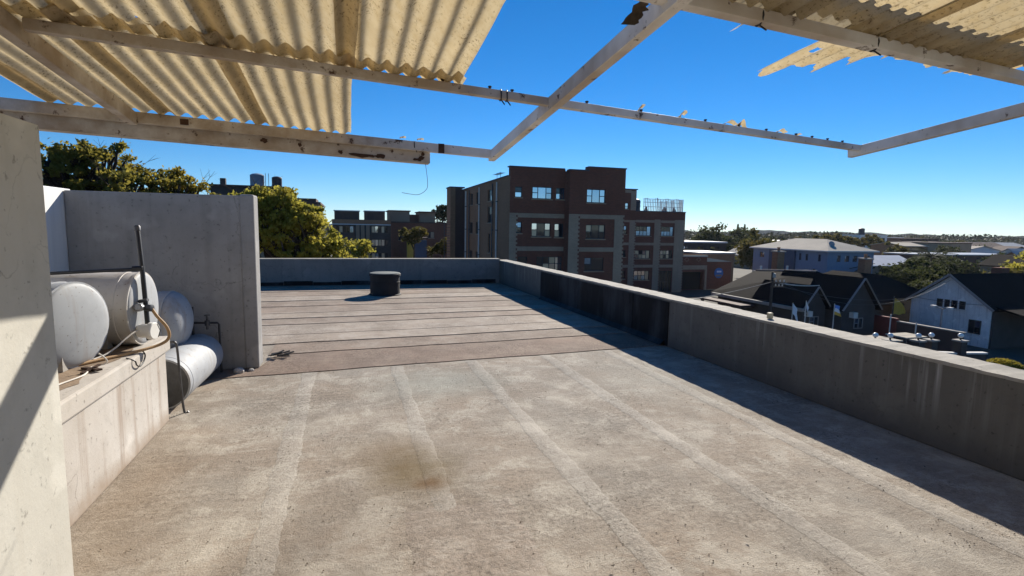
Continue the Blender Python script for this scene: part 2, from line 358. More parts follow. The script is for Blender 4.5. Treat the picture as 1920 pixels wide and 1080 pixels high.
# ================================================================ THE ROOF WE STAND ON
GZ = -6.2
fl = MB().box(-6, -6, GZ, 4.82, 16.2, 0).build('roof_floor', 'floor'); tag(fl, kind='structure')
ground = MB().add([(-1900, -1900, GZ - .02), (1900, -1900, GZ - .02), (1900, 1900, GZ - .02), (-1900, 1900, GZ - .02)], [(0, 1, 2, 3)]).build('ground', 'ground'); tag(ground, kind='structure')

def ribbon(name, path_a, path_b, za, zb, th, mat, parent):
    m = MB(); n = len(path_a); vs = []
    for (ax, ay), (bx, by) in zip(path_a, path_b):
        vs += [(ax, ay, za), (bx, by, zb), (ax, ay, za - th), (bx, by, max(zb - th, .0015))]
    fs = []
    for i in range(n - 1):
        a = 4 * i; b = a + 4
        fs += [(a, b, b + 1, a + 1), (a, a + 2, b + 2, b), (a + 1, b + 1, b + 3, a + 3)]
    fs += [(0, 1, 3, 2), (4 * n - 4, 4 * n - 2, 4 * n - 1, 4 * n - 3)]
    m.add(vs, fs); return m.build(name, mat, parent)
# membrane sheets laid across the far half, each near edge lapped over the sheet before
SE = [6.50, 7.50, 8.16, 8.82, 9.72, 10.36, 11.0, 11.9, 12.75, 13.6, 14.5, 15.3, 15.86]
kinds = ['sheetC', 'sheetA', 'sheetB', 'sheetB', 'sheetA', 'sheetB', 'sheetA', 'sheetA', 'sheetB', 'sheetA', 'sheetA', 'sheetA']
for i in range(len(SE) - 1):
    x0 = -1.6 if i == 0 else (-1.01 if i == 1 else -5.9)
    xs = [x0 + (4.47 - x0) * k / 44 for k in range(45)]
    e = lambda j, x: min(SE[j] + .072 * x * (1 - (SE[j] - 6.5) / 11) + .022 * wob(x, j), 15.88)
    A = [(x, e(i, x)) for x in xs]; B = [(x, min(e(i + 1, x) + .07, 15.885)) for x in xs]
    if i == 0: B = [(x, min(e(1, x) + .07, 6.79) if x < -1.0 else e(1, x) + .07) for x in xs]
    ribbon('membrane_sheet', A, B, .0085 + .0035 * ((i * 7) % 3), .003, .007 + .003 * ((i * 7) % 3), kinds[i], fl)
# lapped seam bands along the near half
for j, X in enumerate((-.45, .54, 1.48, 2.52, 3.47)):
    ys = [-1 + (6.47 + .07 * X + 1) * k / 260 for k in range(261)]
    wl_ = .076 if j != 1 else .07
    A = [(X - wl_ + .014 * wob(y * 1.5, j) + .009 * wob(y * 9, j + 3) + .005 * wob(y * 31, j), y) for y in ys]
    B = [(X + wl_ + .015 * wob(y * 1.3, j + 5) + .009 * wob(y * 8, j + 8) + .005 * wob(y * 29, j), y) for y in ys]
    bm = MB(); vs = []
    for (ax, ay), (bx, by) in zip(A, B): vs += [(ax, ay, .0012), (ax + .02, ay, .004), (bx - .02, by, .005), (bx, by, .001 + .0042 * max(0, wob(by * 2.3, j * 3 + 1)))]
    bm.add(vs, [(4 * i + q, 4 * i + 1 + q, 4 * i + 5 + q, 4 * i + 4 + q) for i in range(len(A) - 1) for q in range(3)])
    sm(bm.build('seam_band', 'band', fl), 80)
# bubbled repair patch
pm = MB(); n = 26; vs = []
for a in range(n + 1):
    for b in range(n + 1):
        u, v = a / n, b / n
        edge = min(u, 1 - u, v, 1 - v) * n
        x = .30 + .66 * u + .02 * wob(v * 6, 2) * (1 if u in (0, 1) else .3); y = 1.9 + 1.17 * v + .02 * wob(u * 6, 4)
        vs.append((x - .05 * (1 - v), y, .0008 + (.006 + .003 * wob(u * 14 + v * 5, v * 9)) * min(edge / 2, 1)))
pm.add(vs, [(a * (n + 1) + b, (a + 1) * (n + 1) + b, (a + 1) * (n + 1) + b + 1, a * (n + 1) + b + 1) for a in range(n) for b in range(n)])
sm(pm.build('repair_patch', 'patch', fl))
# leaf litter and grit, too small to count
V = []
for i in range(170):
    x, y = random.uniform(-1.3, 4.3), random.uniform(2, 12); s = random.uniform(.006, .017); a = random.uniform(0, 6.3)
    if i > 110: x, y = random.uniform(3.9, 4.42), random.uniform(2, 15)
    z = .022
    for k in range(4):
        t = a + k * math.pi / 2; rr = s * (1 if k % 2 else .5); V.append((x + math.cos(t) * rr, y + math.sin(t) * rr, z + .006 * (k % 2)))
tag(quadmesh('leaf_litter', np.array(V), 'deadleaf'), 'scattered dead leaves and grit on the roof floor', 'litter', kind='stuff')

gm = MB(); random.seed(21)
for i in range(2000):
    y = 1.9 + 6.5 * random.random() ** 1.6; x = random.uniform(-1.4, 4.4); c = wob(x * 1.9, 3) + wob(y * 1.6 + x, 5)
    if c < random.uniform(-.9, .6): continue
    s_ = random.uniform(.0025, .007); h = s_ * random.uniform(.5, 1.1); a = random.uniform(0, 2); z0 = .004
    gm.add([(x + s_ * math.cos(a + q * 2.09), y + s_ * math.sin(a + q * 2.09), z0) for q in range(3)] + [(x + s_ * .3, y, z0 + h)], [(0, 1, 3), (1, 2, 3), (2, 0, 3)])
tag(gm.build('grit', 'gritstone'), 'fine loose grit scattered over the near roof floor', 'grit', kind='stuff')
# ---- right-hand parapet
pw = thing('parapet_wall', 'long grey plastered parapet running along the right side of the roof', 'wall', (4.65, 6, 0))
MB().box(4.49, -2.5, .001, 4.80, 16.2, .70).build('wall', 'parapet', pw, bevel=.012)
cm = MB(); n = 420; vs = []
for k in range(n + 1):
    y = -2.5 + 18.7 * k / n; a = .008 * wob(y * 2, 1) + .006 * wob(y * 17, 3); b = .004 * wob(y * 3, 4) + .005 * wob(y * 15, 2); h = .004 * wob(y * 2.5, 7) + .002 * wob(y * 19, 1)
    vs += [(4.483 + a, y, .69), (4.484 + a, y, .717 + h), (4.80 + b, y, .722 + h), (4.807 + b, y, .69)]
cm.add(vs, [(4 * i + j, 4 * i + 4 + j, 4 * i + 5 + j, 4 * i + 1 + j) for i in range(n) for j in range(3)] + [(0, 1, 2, 3), (4 * n + 3, 4 * n + 2, 4 * n + 1, 4 * n)])
tag(cm.build('coping', 'coping', pw), 'pale cracked cement coping along the parapet top')
ys = [6.72, 7.75, 8.85, 9.95, 11.05, 12.2]
for i in range(5):
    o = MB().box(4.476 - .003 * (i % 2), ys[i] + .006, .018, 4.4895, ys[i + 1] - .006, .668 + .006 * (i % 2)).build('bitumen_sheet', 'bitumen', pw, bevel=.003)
MB().prism([(4.489, 6.8, .018), (4.489, 6.8, .10), (4.40, 6.8, .018)], (0, 5.3, 0)).build('upstand_fillet', 'bitumen', pw)
# ---- far parapet
pf = thing('parapet_wall', 'low grey parapet closing the far end of the roof', 'wall', (0, 16, 0))
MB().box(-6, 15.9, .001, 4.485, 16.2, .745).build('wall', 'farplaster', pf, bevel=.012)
MB().box(-6, 15.89, .736, 4.482, 16.21, .765).build('coping', 'coping', pf)
fm = MB()
for i in range(11):
    x0 = -4 + i * .76
    fm2 = MB().box(x0, 15.885 - .004 * (i % 2), .018, x0 + .75, 15.8995, .12 + .02 * wob(i * 2.1, 3)).build('upstand_strip', 'bitumen', pf)

# ---- walls of the tank enclosure
ew = thing('enclosure_wall', 'tall grey plaster wall with end pier shading the water tanks', 'wall', (-2, 6.9, 0))
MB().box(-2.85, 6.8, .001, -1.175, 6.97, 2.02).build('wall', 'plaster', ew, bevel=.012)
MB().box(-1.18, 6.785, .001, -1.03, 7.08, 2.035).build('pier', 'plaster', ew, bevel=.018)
bw = MB().box(-3.02, 1.0, .001, -2.853, 6.97, 2.04).build('side_wall', 'white', None, bevel=.012)
tag(bw, 'pale side wall behind the water tanks with a sunlit top corner', 'wall')
lw = thing('near_wall', 'cream painted wall end at the left edge crossed by a roof shadow', 'wall', (-1.4, 1.2, 0))
MB().box(-1.5, -1.6, .001, -1.27, 2.87, 2.11).build('wall', 'cream', lw, bevel=.01)
sh = thing('stair_house', 'cream stair house wall behind the viewer carrying the canopy', 'wall', (1, -2, 0))
MB().box(-6, -2.6, .001, 4.482, -1.75, 2.75).build('wall', 'cream', sh)
# ---- plinth
pl = thing('tank_plinth', 'stained white plaster plinth with projecting slab under two water tanks', 'plinth', (-2.1, 4.2, 0))
MB().box(-2.85, 2.95, .001, -1.5, 5.11, .615).build('base', 'plinth', pl, bevel=.012)
MB().box(-2.85, 2.95, .618, -1.468, 5.135, .742).build('slab', 'slab', pl, bevel=.015)
dm = MB(); vs = []; n = 30
for k in range(n + 1):
    y = 2.97 + 2.13 * k / n; vs += [(-2.84, y, .7445), (-1.57 + .03 * wob(y * 5, 2) + .02 * wob(y * 13, 1), y, .7445)]
dm.add(vs, [(2 * i, 2 * i + 1, 2 * i + 3, 2 * i + 2) for i in range(n)]); dm.build('dirt_layer', 'slabtop', pl)
blk = MB().box(-2.8, 5.6, .001, -2.0, 6.45, .40).build('tank_stand', 'concrete', None, bevel=.01)
tag(blk, 'low concrete block stand under the shaded rear water tank', 'stand')

# ---- water tanks (geysers)
def tank(label, p, d, L, r, mat, capmat, dome, group='old water heater tanks by the left wall'):
    d = Vector(d).normalized(); p = Vector(p)
    t = thing('water_tank', label, 'water tank', (p.x, p.y, p.z - r), group)
    b = MB().lathe(p - d * L, d, [(0, r * .3), (.004, r * .97), (.02, r), (L - .10, r), (L - .098, r * 1.012), (L - .085, r * 1.012), (L - .083, r)] + ([(L - .012, r), (L, r * .985)]), 40)
    sm(b.build('body', mat, t))
    prof = [(0, r * .99)]
    for k in range(1, 9): a = k / 8 * math.pi / 2; prof.append((.004 + dome * math.sin(a), r * .985 * math.cos(a)))
    c = sm(MB().lathe(p + d * .001, d, prof, 40).build('end_cap', capmat, t), 60)
    sm(MB().lathe(p - d * .012, d, [(0, r * 1.0), (.002, r * 1.018), (.018, r * 1.018), (.02, r * .95)], 40).build('end_rim', mat, t))
    return t
t1 = tank('white domed water tank nearest the cream wall on the plinth', (-1.72, 4.12, 1.025), (1, -.34, 0), 1.0, .278, 'tank', 'tank', .038)
t2 = tank('grimy white water tank with a round thermostat cover on its flat end', (-1.555, 4.82, 1.028), (1, -.06, 0), 1.15, .282, 'tankold', 'tank', .03)
t3 = tank('grey shaded water tank behind the plinth against the tall wall', (-1.73, 6.16, .705), (1, -.1, 0), 1.1, .30, 'tankgrey', 'tankgrey', .16)
t4 = tank('white water tank lying on the roof floor beside the plinth', (-1.64, 5.42, .24), (-.03, -1, 0), 1.2, .235, 'tank', 'capdark', .012)
for t, x, z, y in ((t1, -2.2, .75, 4.2), (t2, -2.2, .75, 4.86)):
    for s in (-1, 1):
        MB().prism([(x - .04, y + s * .12, .7455), (x - .04, y + s * .22, .7455), (x - .04, y + s * .22, .85)], (.5, 0, 0)).build('wedge', 'timber' if 0 else 'concrete', t)
# thermostat cover on tank 2
th = MB().lathe((-1.53, 4.66, .875), (1, -.25, 0), [(0, .052), (.07, .054), (.075, .066), (.105, .066), (.112, .06)], 24)
sm(th.build('thermostat_cover', 'thermo', t2))
MB().tube([(-1.40, 4.615, .93), (-1.385, 4.62, .88), (-1.40, 4.622, .83)], .003, 6).build('cover_strap', 'black', t2)
# black pipe stack with arm and valve
ps = thing('standpipe', 'black pipe rising in front of the tank end with a side arm and valve', 'pipe', (-1.5, 4.72, .745))
sm(MB().tube([(-1.475, 4.66, .80), (-1.487, 4.68, 1.02), (-1.515, 4.73, 1.35), (-1.545, 4.78, 1.63), (-1.548, 4.785, 1.645)], [.017, .017, .0165, .0165, .0165], 12).build('riser', 'black', ps))
sm(MB().lathe((-1.547, 4.784, 1.63), (-.08, .12, 1), [(0, .018), (.004, .022), (.035, .022), (.045, .015), (.048, .004)], 14).build('end_cap', 'steel', ps))
sm(MB().tube([(-1.513, 4.72, 1.345), (-2.84, 4.80, 1.27)], .013, 10).build('arm', 'black', ps))
sm(MB().lathe((-1.545, 4.723, 1.347), (1, 0, 0), [(-.03, .02), (.035, .021), (.04, .017)], 12).build('tee', 'black', ps))
v = sm(MB().lathe((-1.55, 4.655, 1.055), (1, -.35, 0), [(0, .018), (.004, .026), (.04, .026), (.044, .02), (.09, .02), (.094, .027), (.13, .027), (.134, .015)], 14).build('valve', 'steel', ps))
MB().lathe((-1.50, 4.61, 1.06), (-.3, -1, .2), [(0, .028), (.03, .031), (.038, .02)], 14).build('knob', 'galv', v)
MB().tube([(-1.525, 4.66, 1.10), (-1.46, 4.64, 1.115)], .014, 8).build('valve_arm', 'steel', v)
def smoothpath(P, n=10):
    P = [Vector(p) for p in P]; out = []
    for i in range(len(P) - 1):
        a = P[max(i - 1, 0)]; b = P[i]; c = P[i + 1]; d = P[min(i + 2, len(P) - 1)]
        for k in range(n):
            t = k / n; out.append(.5 * ((2 * b) + (c - a) * t + (2 * a - 5 * b + 4 * c - d) * t * t + (3 * b - a - 3 * c + d) * t ** 3))
    return out + [P[-1]]
o = MB().tube(smoothpath([(-1.435, 4.62, 1.055), (-1.40, 4.62, .99), (-1.345, 4.64, .90), (-1.335, 4.64, .82), (-1.385, 4.60, .775), (-1.50, 4.45, .758), (-1.66, 4.22, .757), (-1.80, 4.0, .757), (-1.95, 3.8, .757)]), .0115, 10).build('hose', 'hose')
tag(sm(o), 'tan rubber hose looping from the valve down onto the plinth slab', 'hose')
o = MB().tube(smoothpath([(-1.50, 4.64, .87), (-1.53, 4.58, .885), (-1.57, 4.5, .85), (-1.61, 4.42, .80), (-1.66, 4.32, .763), (-1.75, 4.1, .753)]), .006, 8).build('cable', 'wire')
tag(sm(o), 'thin white cable drooping from the thermostat cover', 'cable')
o = MB().tube(smoothpath([(-1.56, 4.02, .85), (-1.53, 4.05, .80), (-1.55, 4.08, .765), (-1.62, 4.05, .752), (-1.58, 3.85, .752), (-1.63, 3.6, .752), (-1.6, 3.3, .752)]), .005, 8).build('cable', 'wire')
tag(sm(o), 'thin pale cable trailing along the front of the slab below the domed tank', 'cable')
o = MB().tube(smoothpath([(-1.49, 4.55, .752), (-1.455, 4.5, .72), (-1.452, 4.45, .68), (-1.453, 4.38, .665), (-1.452, 4.32, .69), (-1.456, 4.30, .725), (-1.50, 4.28, .752)]), .005, 8).build('cable', 'black')
tag(sm(o), 'dark loop of cable hanging over the slab edge', 'cable')
cl = thing('cable_clip', 'small dark broken bracket lying on the slab under the hose', 'bracket', (-1.6, 3.95, .745))
MB().bar((-1.66, 4.05, .752), (-1.53, 3.95, .757), .03, .012).build('bar', 'rust', cl); MB().bar((-1.61, 3.9, .752), (-1.57, 4.05, .768), .02, .01).build('tab', 'rust', cl)
# thin rod in front of tank 4
o = MB().tube(smoothpath([(-1.50, 5.2, .665), (-1.455, 5.2, .67), (-1.44, 5.21, .60), (-1.44, 5.25, .3), (-1.435, 5.30, .012), (-1.40, 5.30, .011)], 6), .010, 8).build('drain_pipe', 'steel')
tag(sm(o), 'thin dark drain pipe bent down beside the plinth corner', 'pipe')
# pipes behind tank 4 against the tall wall
pp = thing('wall_pipes', 'dark bent pipes with a tap against the shaded tall wall', 'pipe', (-1.5, 6.72, 0))
sm(MB().tube([(-1.66, 6.6, .42), (-1.66, 6.6, .78)], .013, 8).build('riser', 'black', pp))
sm(MB().tube([(-1.66, 6.6, .60), (-1.42, 6.62, .59), (-1.405, 6.62, .57), (-1.40, 6.62, .02)], .012, 8).build('drop_pipe', 'black', pp))
tp = sm(MB().lathe((-1.52, 6.61, .52), (0, 0, 1), [(0, .014), (.04, .014), (.045, .026), (.10, .026), (.105, .012), (.15, .012), (.155, .03), (.165, .03)], 12).build('tap', 'steel', pp))
# bits of rubble in the shadow
for k, (x, y, s, lb) in enumerate(((-1.22, 6.62, .055, 'pale broken stone in the shadow under the tall wall'), (-1.10, 6.66, .03, 'small pale pebble beside the pier foot'))):
    vs = []; m = MB()
    m.lathe((x, y, .002), (0, 0, 1), [(0, s), (s * .5, s * 1.05), (s * .9, s * .7), (s * 1.05, s * .25)], 9)
    m.v = [(a + .2 * s * wob(b * 40, c * 9), b + .2 * s * wob(a * 37, 2), c) for a, b, c in m.v]
    tag(m.build('stone', 'slab'), lb, 'stone')
# dark scrap at the pier foot
sc = MB(); random.seed(4)
for k in range(9):
    a = random.uniform(-.5, .5); x, y = -.93 + random.uniform(-.06, .16), 7.3 + random.uniform(-.07, .07)
    sc.bar((x, y, .03 + .01 * random.random()), (x + .14 * math.cos(a) * random.uniform(.5, 1.2), y + .1 * math.sin(a), .03 + random.uniform(0, .07)), .03, .012)
tag(sc.build('scrap', 'bitumen'), 'dark torn scrap lying on the floor by the end pier', 'scrap')
# ---- vent drum
dr = thing('vent_cap', 'squat black round roof vent with a flat pale lid', 'vent', (.86, 13.55, .0))
sm(MB().lathe((.86, 13.55, .012), (0, 0, 1), [(0, .40), (.015, .395), (.03, .362), (.30, .357), (.305, .365), (.33, .365), (.335, .358), (.47, .357)], 36).build('body', 'drum', dr))
sm(MB().lathe((.86, 13.55, .48), (0, 0, 1), [(0, .36), (.002, .385), (.05, .385), (.06, .375), (.065, .30)], 36).build('rim', 'drum', dr))
sm(MB().lathe((.86, 13.55, .542), (0, 0, 1), [(0, .37), (.012, .365), (.02, .33), (.024, .02)], 36).build('lid', 'drumtop', dr))
JY = 4.90
o = MB().box(4.60, JY, .722, 4.65, JY + .05, .79).build('junction_box', 'yellow', None, bevel=.006); o.data.materials[0] = surf('cream_box', (.55, .47, .30), .15, 10, .6, .1)
tag(o, 'small cream box standing on the right parapet coping', 'box')

# ================================================================ CANOPY
K = 1.64
def S(x, y, z): return Vector((K * x, K * y, 1.7 + K * (z - 1.7)))
SL = math.tan(R(5.5))
def rz(y): return 2.365 - (y - 4.756) * SL          # underside of purlins on the roof slope (world y)
ca = thing('canopy', 'rusting white steel canopy frame with broken corrugated fibreglass sheets overhead', 'canopy', (-1.4, 4.4, 0))
def PA(x): return 4.66 + .165 * (x - .35)            # purlin lines, slightly skewed
def PB(x): return 3.18 + .142 * x
def PC(x): return 1.90 + .088 * x
def pt(x, y, dz=0): return (x, y, rz(y) + dz)
for X, y0, y1 in ((-1.40, -1.75, PA(-1.4) - .01), (1.275, -1.75, PA(1.275) + .05), (4.45, -1.75, PB(4.45) + .10)):
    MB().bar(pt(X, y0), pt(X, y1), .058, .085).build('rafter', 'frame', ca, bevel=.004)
def purlin(f, x0, x1, wd=.05, ht=.05, dz=.02):
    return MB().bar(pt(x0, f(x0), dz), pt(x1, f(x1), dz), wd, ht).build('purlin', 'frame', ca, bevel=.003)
purlin(PA, -2.6, 1.25, .05, .075, .012); purlin(PB, -1.35, 4.42); purlin(PC, .3, 6.2, .06, .055); purlin(lambda x: .75 + .05 * x, -1.35, 6.2)
purlin(lambda x: -.6, -1.35, 6.2)
# gutter under the front purlin
gx0, gx1 = -2.3, .69
for (dy0, dz0, dy1, dz1) in ((.035, -.105, .041, .03), (.035, -.112, .15, -.106), (.145, -.105, .151, .02)):
    vs = []
    for x in (gx0, gx1):
        y = PA(x); z = rz(y) - .005
        vs += [(x, y + dy0, z + dz0), (x, y + dy1, z + dz0), (x, y + dy1, z + dz1), (x, y + dy0, z + dz1)]
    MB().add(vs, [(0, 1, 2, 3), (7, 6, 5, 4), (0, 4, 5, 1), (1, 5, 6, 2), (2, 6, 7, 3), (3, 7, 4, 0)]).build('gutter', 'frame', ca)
y = PA(gx1); z = rz(y)
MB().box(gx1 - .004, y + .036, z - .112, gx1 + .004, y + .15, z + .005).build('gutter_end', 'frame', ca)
# rust holes and rust patches standing on the gutter face
random.seed(8)
for (x, w_, dz) in ((.12, .26, -.096), (.27, .10, -.09), (-.05, .04, -.085), (.58, .09, -.09), (.62, .05, -.07), (-.35, .03, -.06), (-.6, .05, -.05), (.63, .03, -.04)):
    y = PA(x) + .034; z = rz(y) + dz; N = 12
    P = [(x + w_ * .5 * math.cos(2 * math.pi * k / N) * random.uniform(.7, 1.2), y, z + .02 * math.sin(2 * math.pi * k / N) * random.uniform(.4, 1.2)) for k in range(N)]
    P = [(a, PA(a) + .033, c) for a, b, c in P]
    MB().prism(P, (0, -.003, 0)).build('rust_patch', 'rust', ca)
for (x, f, dz, hh) in ((.78, PA, .012, .04), (-1.1, PA, .012, .02)):
    MB().box(x - .022, f(x) - .031, rz(f(x)) + dz - hh, x + .03, f(x) - .024, rz(f(x)) + dz + hh).build('rust_patch', 'rust', ca)
# fixing bolts and wire ties on the purlins
for x in (.55, .85, 1.0, 1.55, 2.0, 2.6, 2.95, 3.25, 3.6, 3.8, 4.0, 4.2):
    p = Vector(pt(x, PB(x), .045)); sm(MB().lathe(p, (0, 0, 1), [(0, .008), (.012, .008), (.014, .013), (.02, .011)], 8).build('bolt', 'rust', ca))
for x, f in ((.92, PB), (.96, PB), (1.75, PC), (2.5, PC), (.55, PA)):
    p = Vector(pt(x, f(x), .02)); ring = [p + Vector((.003 * math.sin(k), .034 * math.cos(k * math.pi / 5), .034 * math.sin(k * math.pi / 5))) for k in range(11)]
    MB().tube(ring + [p + Vector((.02, -.03, -.06))], .004, 6).build('wire_tie', 'black', ca)
o = MB().tube(smoothpath([(.66, PA(.66) + .10, rz(PA(.66)) - .10), (.68, PA(.6) + .1, 2.08), (.66, PA(.6) + .12, 2.02), (.60, PA(.6) + .14, 1.985), (.52, PA(.6) + .15, 1.99), (.46, PA(.6) + .16, 2.0)]), .0022, 5).build('hanging_wire', 'black', ca)
# post carrying the left end
MB().box(-2.42, 4.2, .001, -2.34, 4.28, .5).build  # (left end rests on the side wall)
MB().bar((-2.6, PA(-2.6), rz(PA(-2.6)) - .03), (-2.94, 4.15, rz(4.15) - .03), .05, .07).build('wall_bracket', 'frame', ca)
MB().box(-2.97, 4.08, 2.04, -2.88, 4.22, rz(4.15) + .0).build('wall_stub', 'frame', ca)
# right rafters stand on posts set against the right parapet, behind the viewer
MB().box(4.41, -1.2, .001, 4.48, -1.13, rz(-1.16) - .045).build('post', 'frame', ca)

WP, AMP = .101, .0155
def sheet(x0, x1, yb, yf, dz=.0, mat='fibre', jag=None, holes=(), name='roof_sheet', ny=28, phase=0., tilt=0., seed=0):
    """corrugated sheet; yf may be a function of x (ragged front end)"""
    nx = max(6, int((x1 - x0) / WP * 12)); vs = []; fs = []; dead = set()
    f = yf if callable(yf) else (lambda x: yf); g = yb if callable(yb) else (lambda x: yb)
    for a in range(nx + 1):
        x = x0 + (x1 - x0) * a / nx; ye = f(x); yb = g(x)
        for b in range(ny + 1):
            y = yb + (ye - yb) * b / ny
            sag = .004 * wob(y * 2 + seed, seed) + tilt * b / ny
            vs.append((x + .003 * wob(y * 3, seed), y, rz(y) + .066 + dz + sag + AMP * math.cos(2 * math.pi * (x - phase) / WP)))
    for a in range(nx):
        for b in range(ny):
            x = x0 + (x1 - x0) * (a + .5) / nx; yb = g(x); y = yb + (f(x) - yb) * (b + .5) / ny
            if any(((x - hx) / rx) ** 2 + ((y - hy) / ry) ** 2 < 1 + .5 * wob(x * 60 + y * 40, seed) for hx, hy, rx, ry in holes): continue
            i = a * (ny + 1) + b; fs.append((i, i + ny + 1, i + ny + 2, i + 1))
    m = MB(); m.add(vs, fs); return sm(m.build(name, mat, ca), 80)
PIT = .59
# rear row: lapped sheets from behind the viewer to the second purlin
xr = .66
for i in range(4):
    x1 = xr - i * PIT; x0 = x1 - PIT - .115
    if i == 3: x0 = x1 - .9
    hs = ((-1.08, 2.93, .03, .022), (-.87, 3.02, .022, .07), (-.90, 2.96, .012, .03)) if i == 2 else (((-1.16, 2.62, .03, .03),) if i == 2 else ())
    sheet(x0, x1, -1.6, lambda x: PB(x) + .05 + .006 * wob(x * 30, i), dz=.006 * (i % 2) + .010, holes=hs, ny=90 if hs else 30, seed=i)
# front row, lower end over the gutter
for i in range(4):
    x1 = .035 - i * PIT; x0 = x1 - PIT - .11
    if i == 3: x0 = -1.87
    if x1 < -1.8: continue
    sheet(x0, x1, lambda x: PB(x) - .12 + .008 * wob(x * 25, i), lambda x: PA(x) + .02, dz=.004 * (i % 2) - .002, seed=i + 10, phase=.02)
sheet(.03, .672, lambda x: PB(x) - .11 + .012 * wob(x * 25, 9), lambda x: PB(x) + .03 + .01 * wob(x * 40, 5), dz=-.002, seed=17, phase=.02, name='torn_sheet', ny=8)
# right-hand group: two layers, upper dirty one reaching the third purlin
for i in range(5):
    x0 = 1.30 + i * PIT
    x1 = min(x0 + PIT + .11, 3.72)
    if x0 > 3.6: break
    sheet(x0, x1, lambda x: PC(x) - .16, lambda x: PC(x) + .10 + .01 * wob(x * 20, 2), dz=.030 + .006 * (i % 2), mat='fibredirty', seed=i + 20)
    sheet(x0, x1, -1.6, (lambda i: (lambda x: PC(x) - .03 - .035 * (i % 2) + .008 * wob(x * 40, i)))(i), dz=-.018 + .006 * (i % 2), seed=i + 30)
# torn remnants in front of the third purlin
def ragged(x):
    env = .0
    for c, hw, h in ((2.34, .045, .60), (2.41, .09, .46), (2.55, .12, .39), (2.68, .10, .25), (2.80, .06, .14), (2.93, .05, .17), (3.05, .04, .12), (3.20, .12, .15), (3.42, .07, .19), (3.54, .05, .17), (3.66, .05, .1)):
        env = max(env, h * max(0, 1 - abs((x - c) / hw) ** 3))
    return PC(x) + .02 + env * (1 + .12 * wob(x * 70, 3)) + .008 * wob(x * 120, 1)
sheet(2.28, 2.86, PC(2.3) - .1, ragged, dz=.0, seed=41, name='torn_sheet', ny=50, holes=((2.40, 2.26, .02, .035), (2.36, 2.32, .015, .03)))
sheet(2.86, 3.74, PC(3.3) - .1, ragged, dz=.004, seed=42, name='torn_sheet', ny=10)
sheet(1.32, 1.52, PC(1.3) - .1, lambda x: PC(x) + .32 * max(0, 1 - abs((x - 1.34) / .16)) + .01 * wob(x * 90, 2), dz=.0, seed=43, name='torn_sheet', ny=10)
sheet(1.76, 1.88, PC(1.8) - .1, lambda x: PC(x) + .26 * max(0, 1 - abs((x - 1.80) / .07)), dz=.0, seed=44, name='torn_sheet', ny=8)
# torn flap and flakes left on the second purlin
for (x, w_, h, c) in ((2.0, .05, .05, .3), (2.38, .06, .055, .4), (2.85, .12, .04, .8), (2.98, .07, .06, 1.2), (3.42, .10, .035, .8), (3.62, .05, .02, .5), (.60, .06, .02, .4), (.45, .05, .02, .3)):
    f = PB if x > 1 else PA; vs = []; n = 8
    for k in range(n + 1):
        t = k / n; a = t * math.pi * (.6 + c * .4)
        for s in (0, 1):
            vs.append((x + w_ * (t - .5) + .01 * wob(t * 9, x), f(x) - .02 + .05 * s + .01 * wob(t * 8 + s, x), rz(f(x)) + (.045 if x > 1 else .06) + h * math.sin(a) * (1 - .35 * s) + .003))
    sm(MB().add(vs, [(2 * i, 2 * i + 2, 2 * i + 3, 2 * i + 1) for i in range(n)]).build('sheet_flake', 'fibre', ca))
tm = MB(); vs = []
for k in range(9):
    t = k / 8; vs += [(1.155 - .05 * t + .012 * wob(t * 9, 1), PC(1.1) + .05 + .06 * t, rz(PC(1.1)) + .01 - .085 * t), (1.205 - .035 * t + .02 * wob(t * 12, 3), PC(1.1) + .06 + .05 * t, rz(PC(1.1)) + .0 - .07 * t)]
tm.add(vs, [(2 * i, 2 * i + 1, 2 * i + 3, 2 * i + 2) for i in range(8)]); tm.build('torn_flap', 'deadleaf', ca)
#%%BACKGROUND
# ================================================================ BACKGROUND: helpers
def P3(axis, c, u, d, z): return (u, c + d, z) if axis == 'y' else (c + d, u, z)
def facade(parent, axis, c, u0, u1, z0, z1, holes, mat, name='wall', depth=.25):
    us = sorted({u0, u1, *[h[0] for h in holes], *[h[1] for h in holes]}); zs = sorted({z0, z1, *[h[2] for h in holes], *[h[3] for h in holes]})
    m = MB()
    for a, b in zip(us, us[1:]):
        for e, f in zip(zs, zs[1:]):
            cu, cz = (a + b) / 2, (e + f) / 2
            if any(h[0] < cu < h[1] and h[2] < cz < h[3] for h in holes): continue
            m.add([P3(axis, c, a, 0, e), P3(axis, c, b, 0, e), P3(axis, c, b, 0, f), P3(axis, c, a, 0, f)], [(0, 1, 2, 3)])
    for h in holes:
        q = [(h[0], h[2]), (h[1], h[2]), (h[1], h[3]), (h[0], h[3])]
        for i in range(4):
            (a, e), (b, f) = q[i], q[(i + 1) % 4]
            m.add([P3(axis, c, a, 0, e), P3(axis, c, b, 0, f), P3(axis, c, b, depth, f), P3(axis, c, a, depth, e)], [(0, 1, 2, 3)])
        m.add([P3(axis, c, a, depth, e) for a, e in q], [(0, 1, 2, 3)])
    return m.build(name, mat, parent)
def abox(m, axis, c, u0, u1, d0, d1, z0, z1):
    a, b = P3(axis, c, u0, d0, z0), P3(axis, c, u1, d1, z1)
    return m.box(min(a[0], b[0]), min(a[1], b[1]), z0, max(a[0], b[0]), max(a[1], b[1]), z1)
C3 = [(.28, 2), (.44, 1), (.28, 2)]; C1 = [(1, 2)]; C2 = [(.5, 2), (.5, 1)]
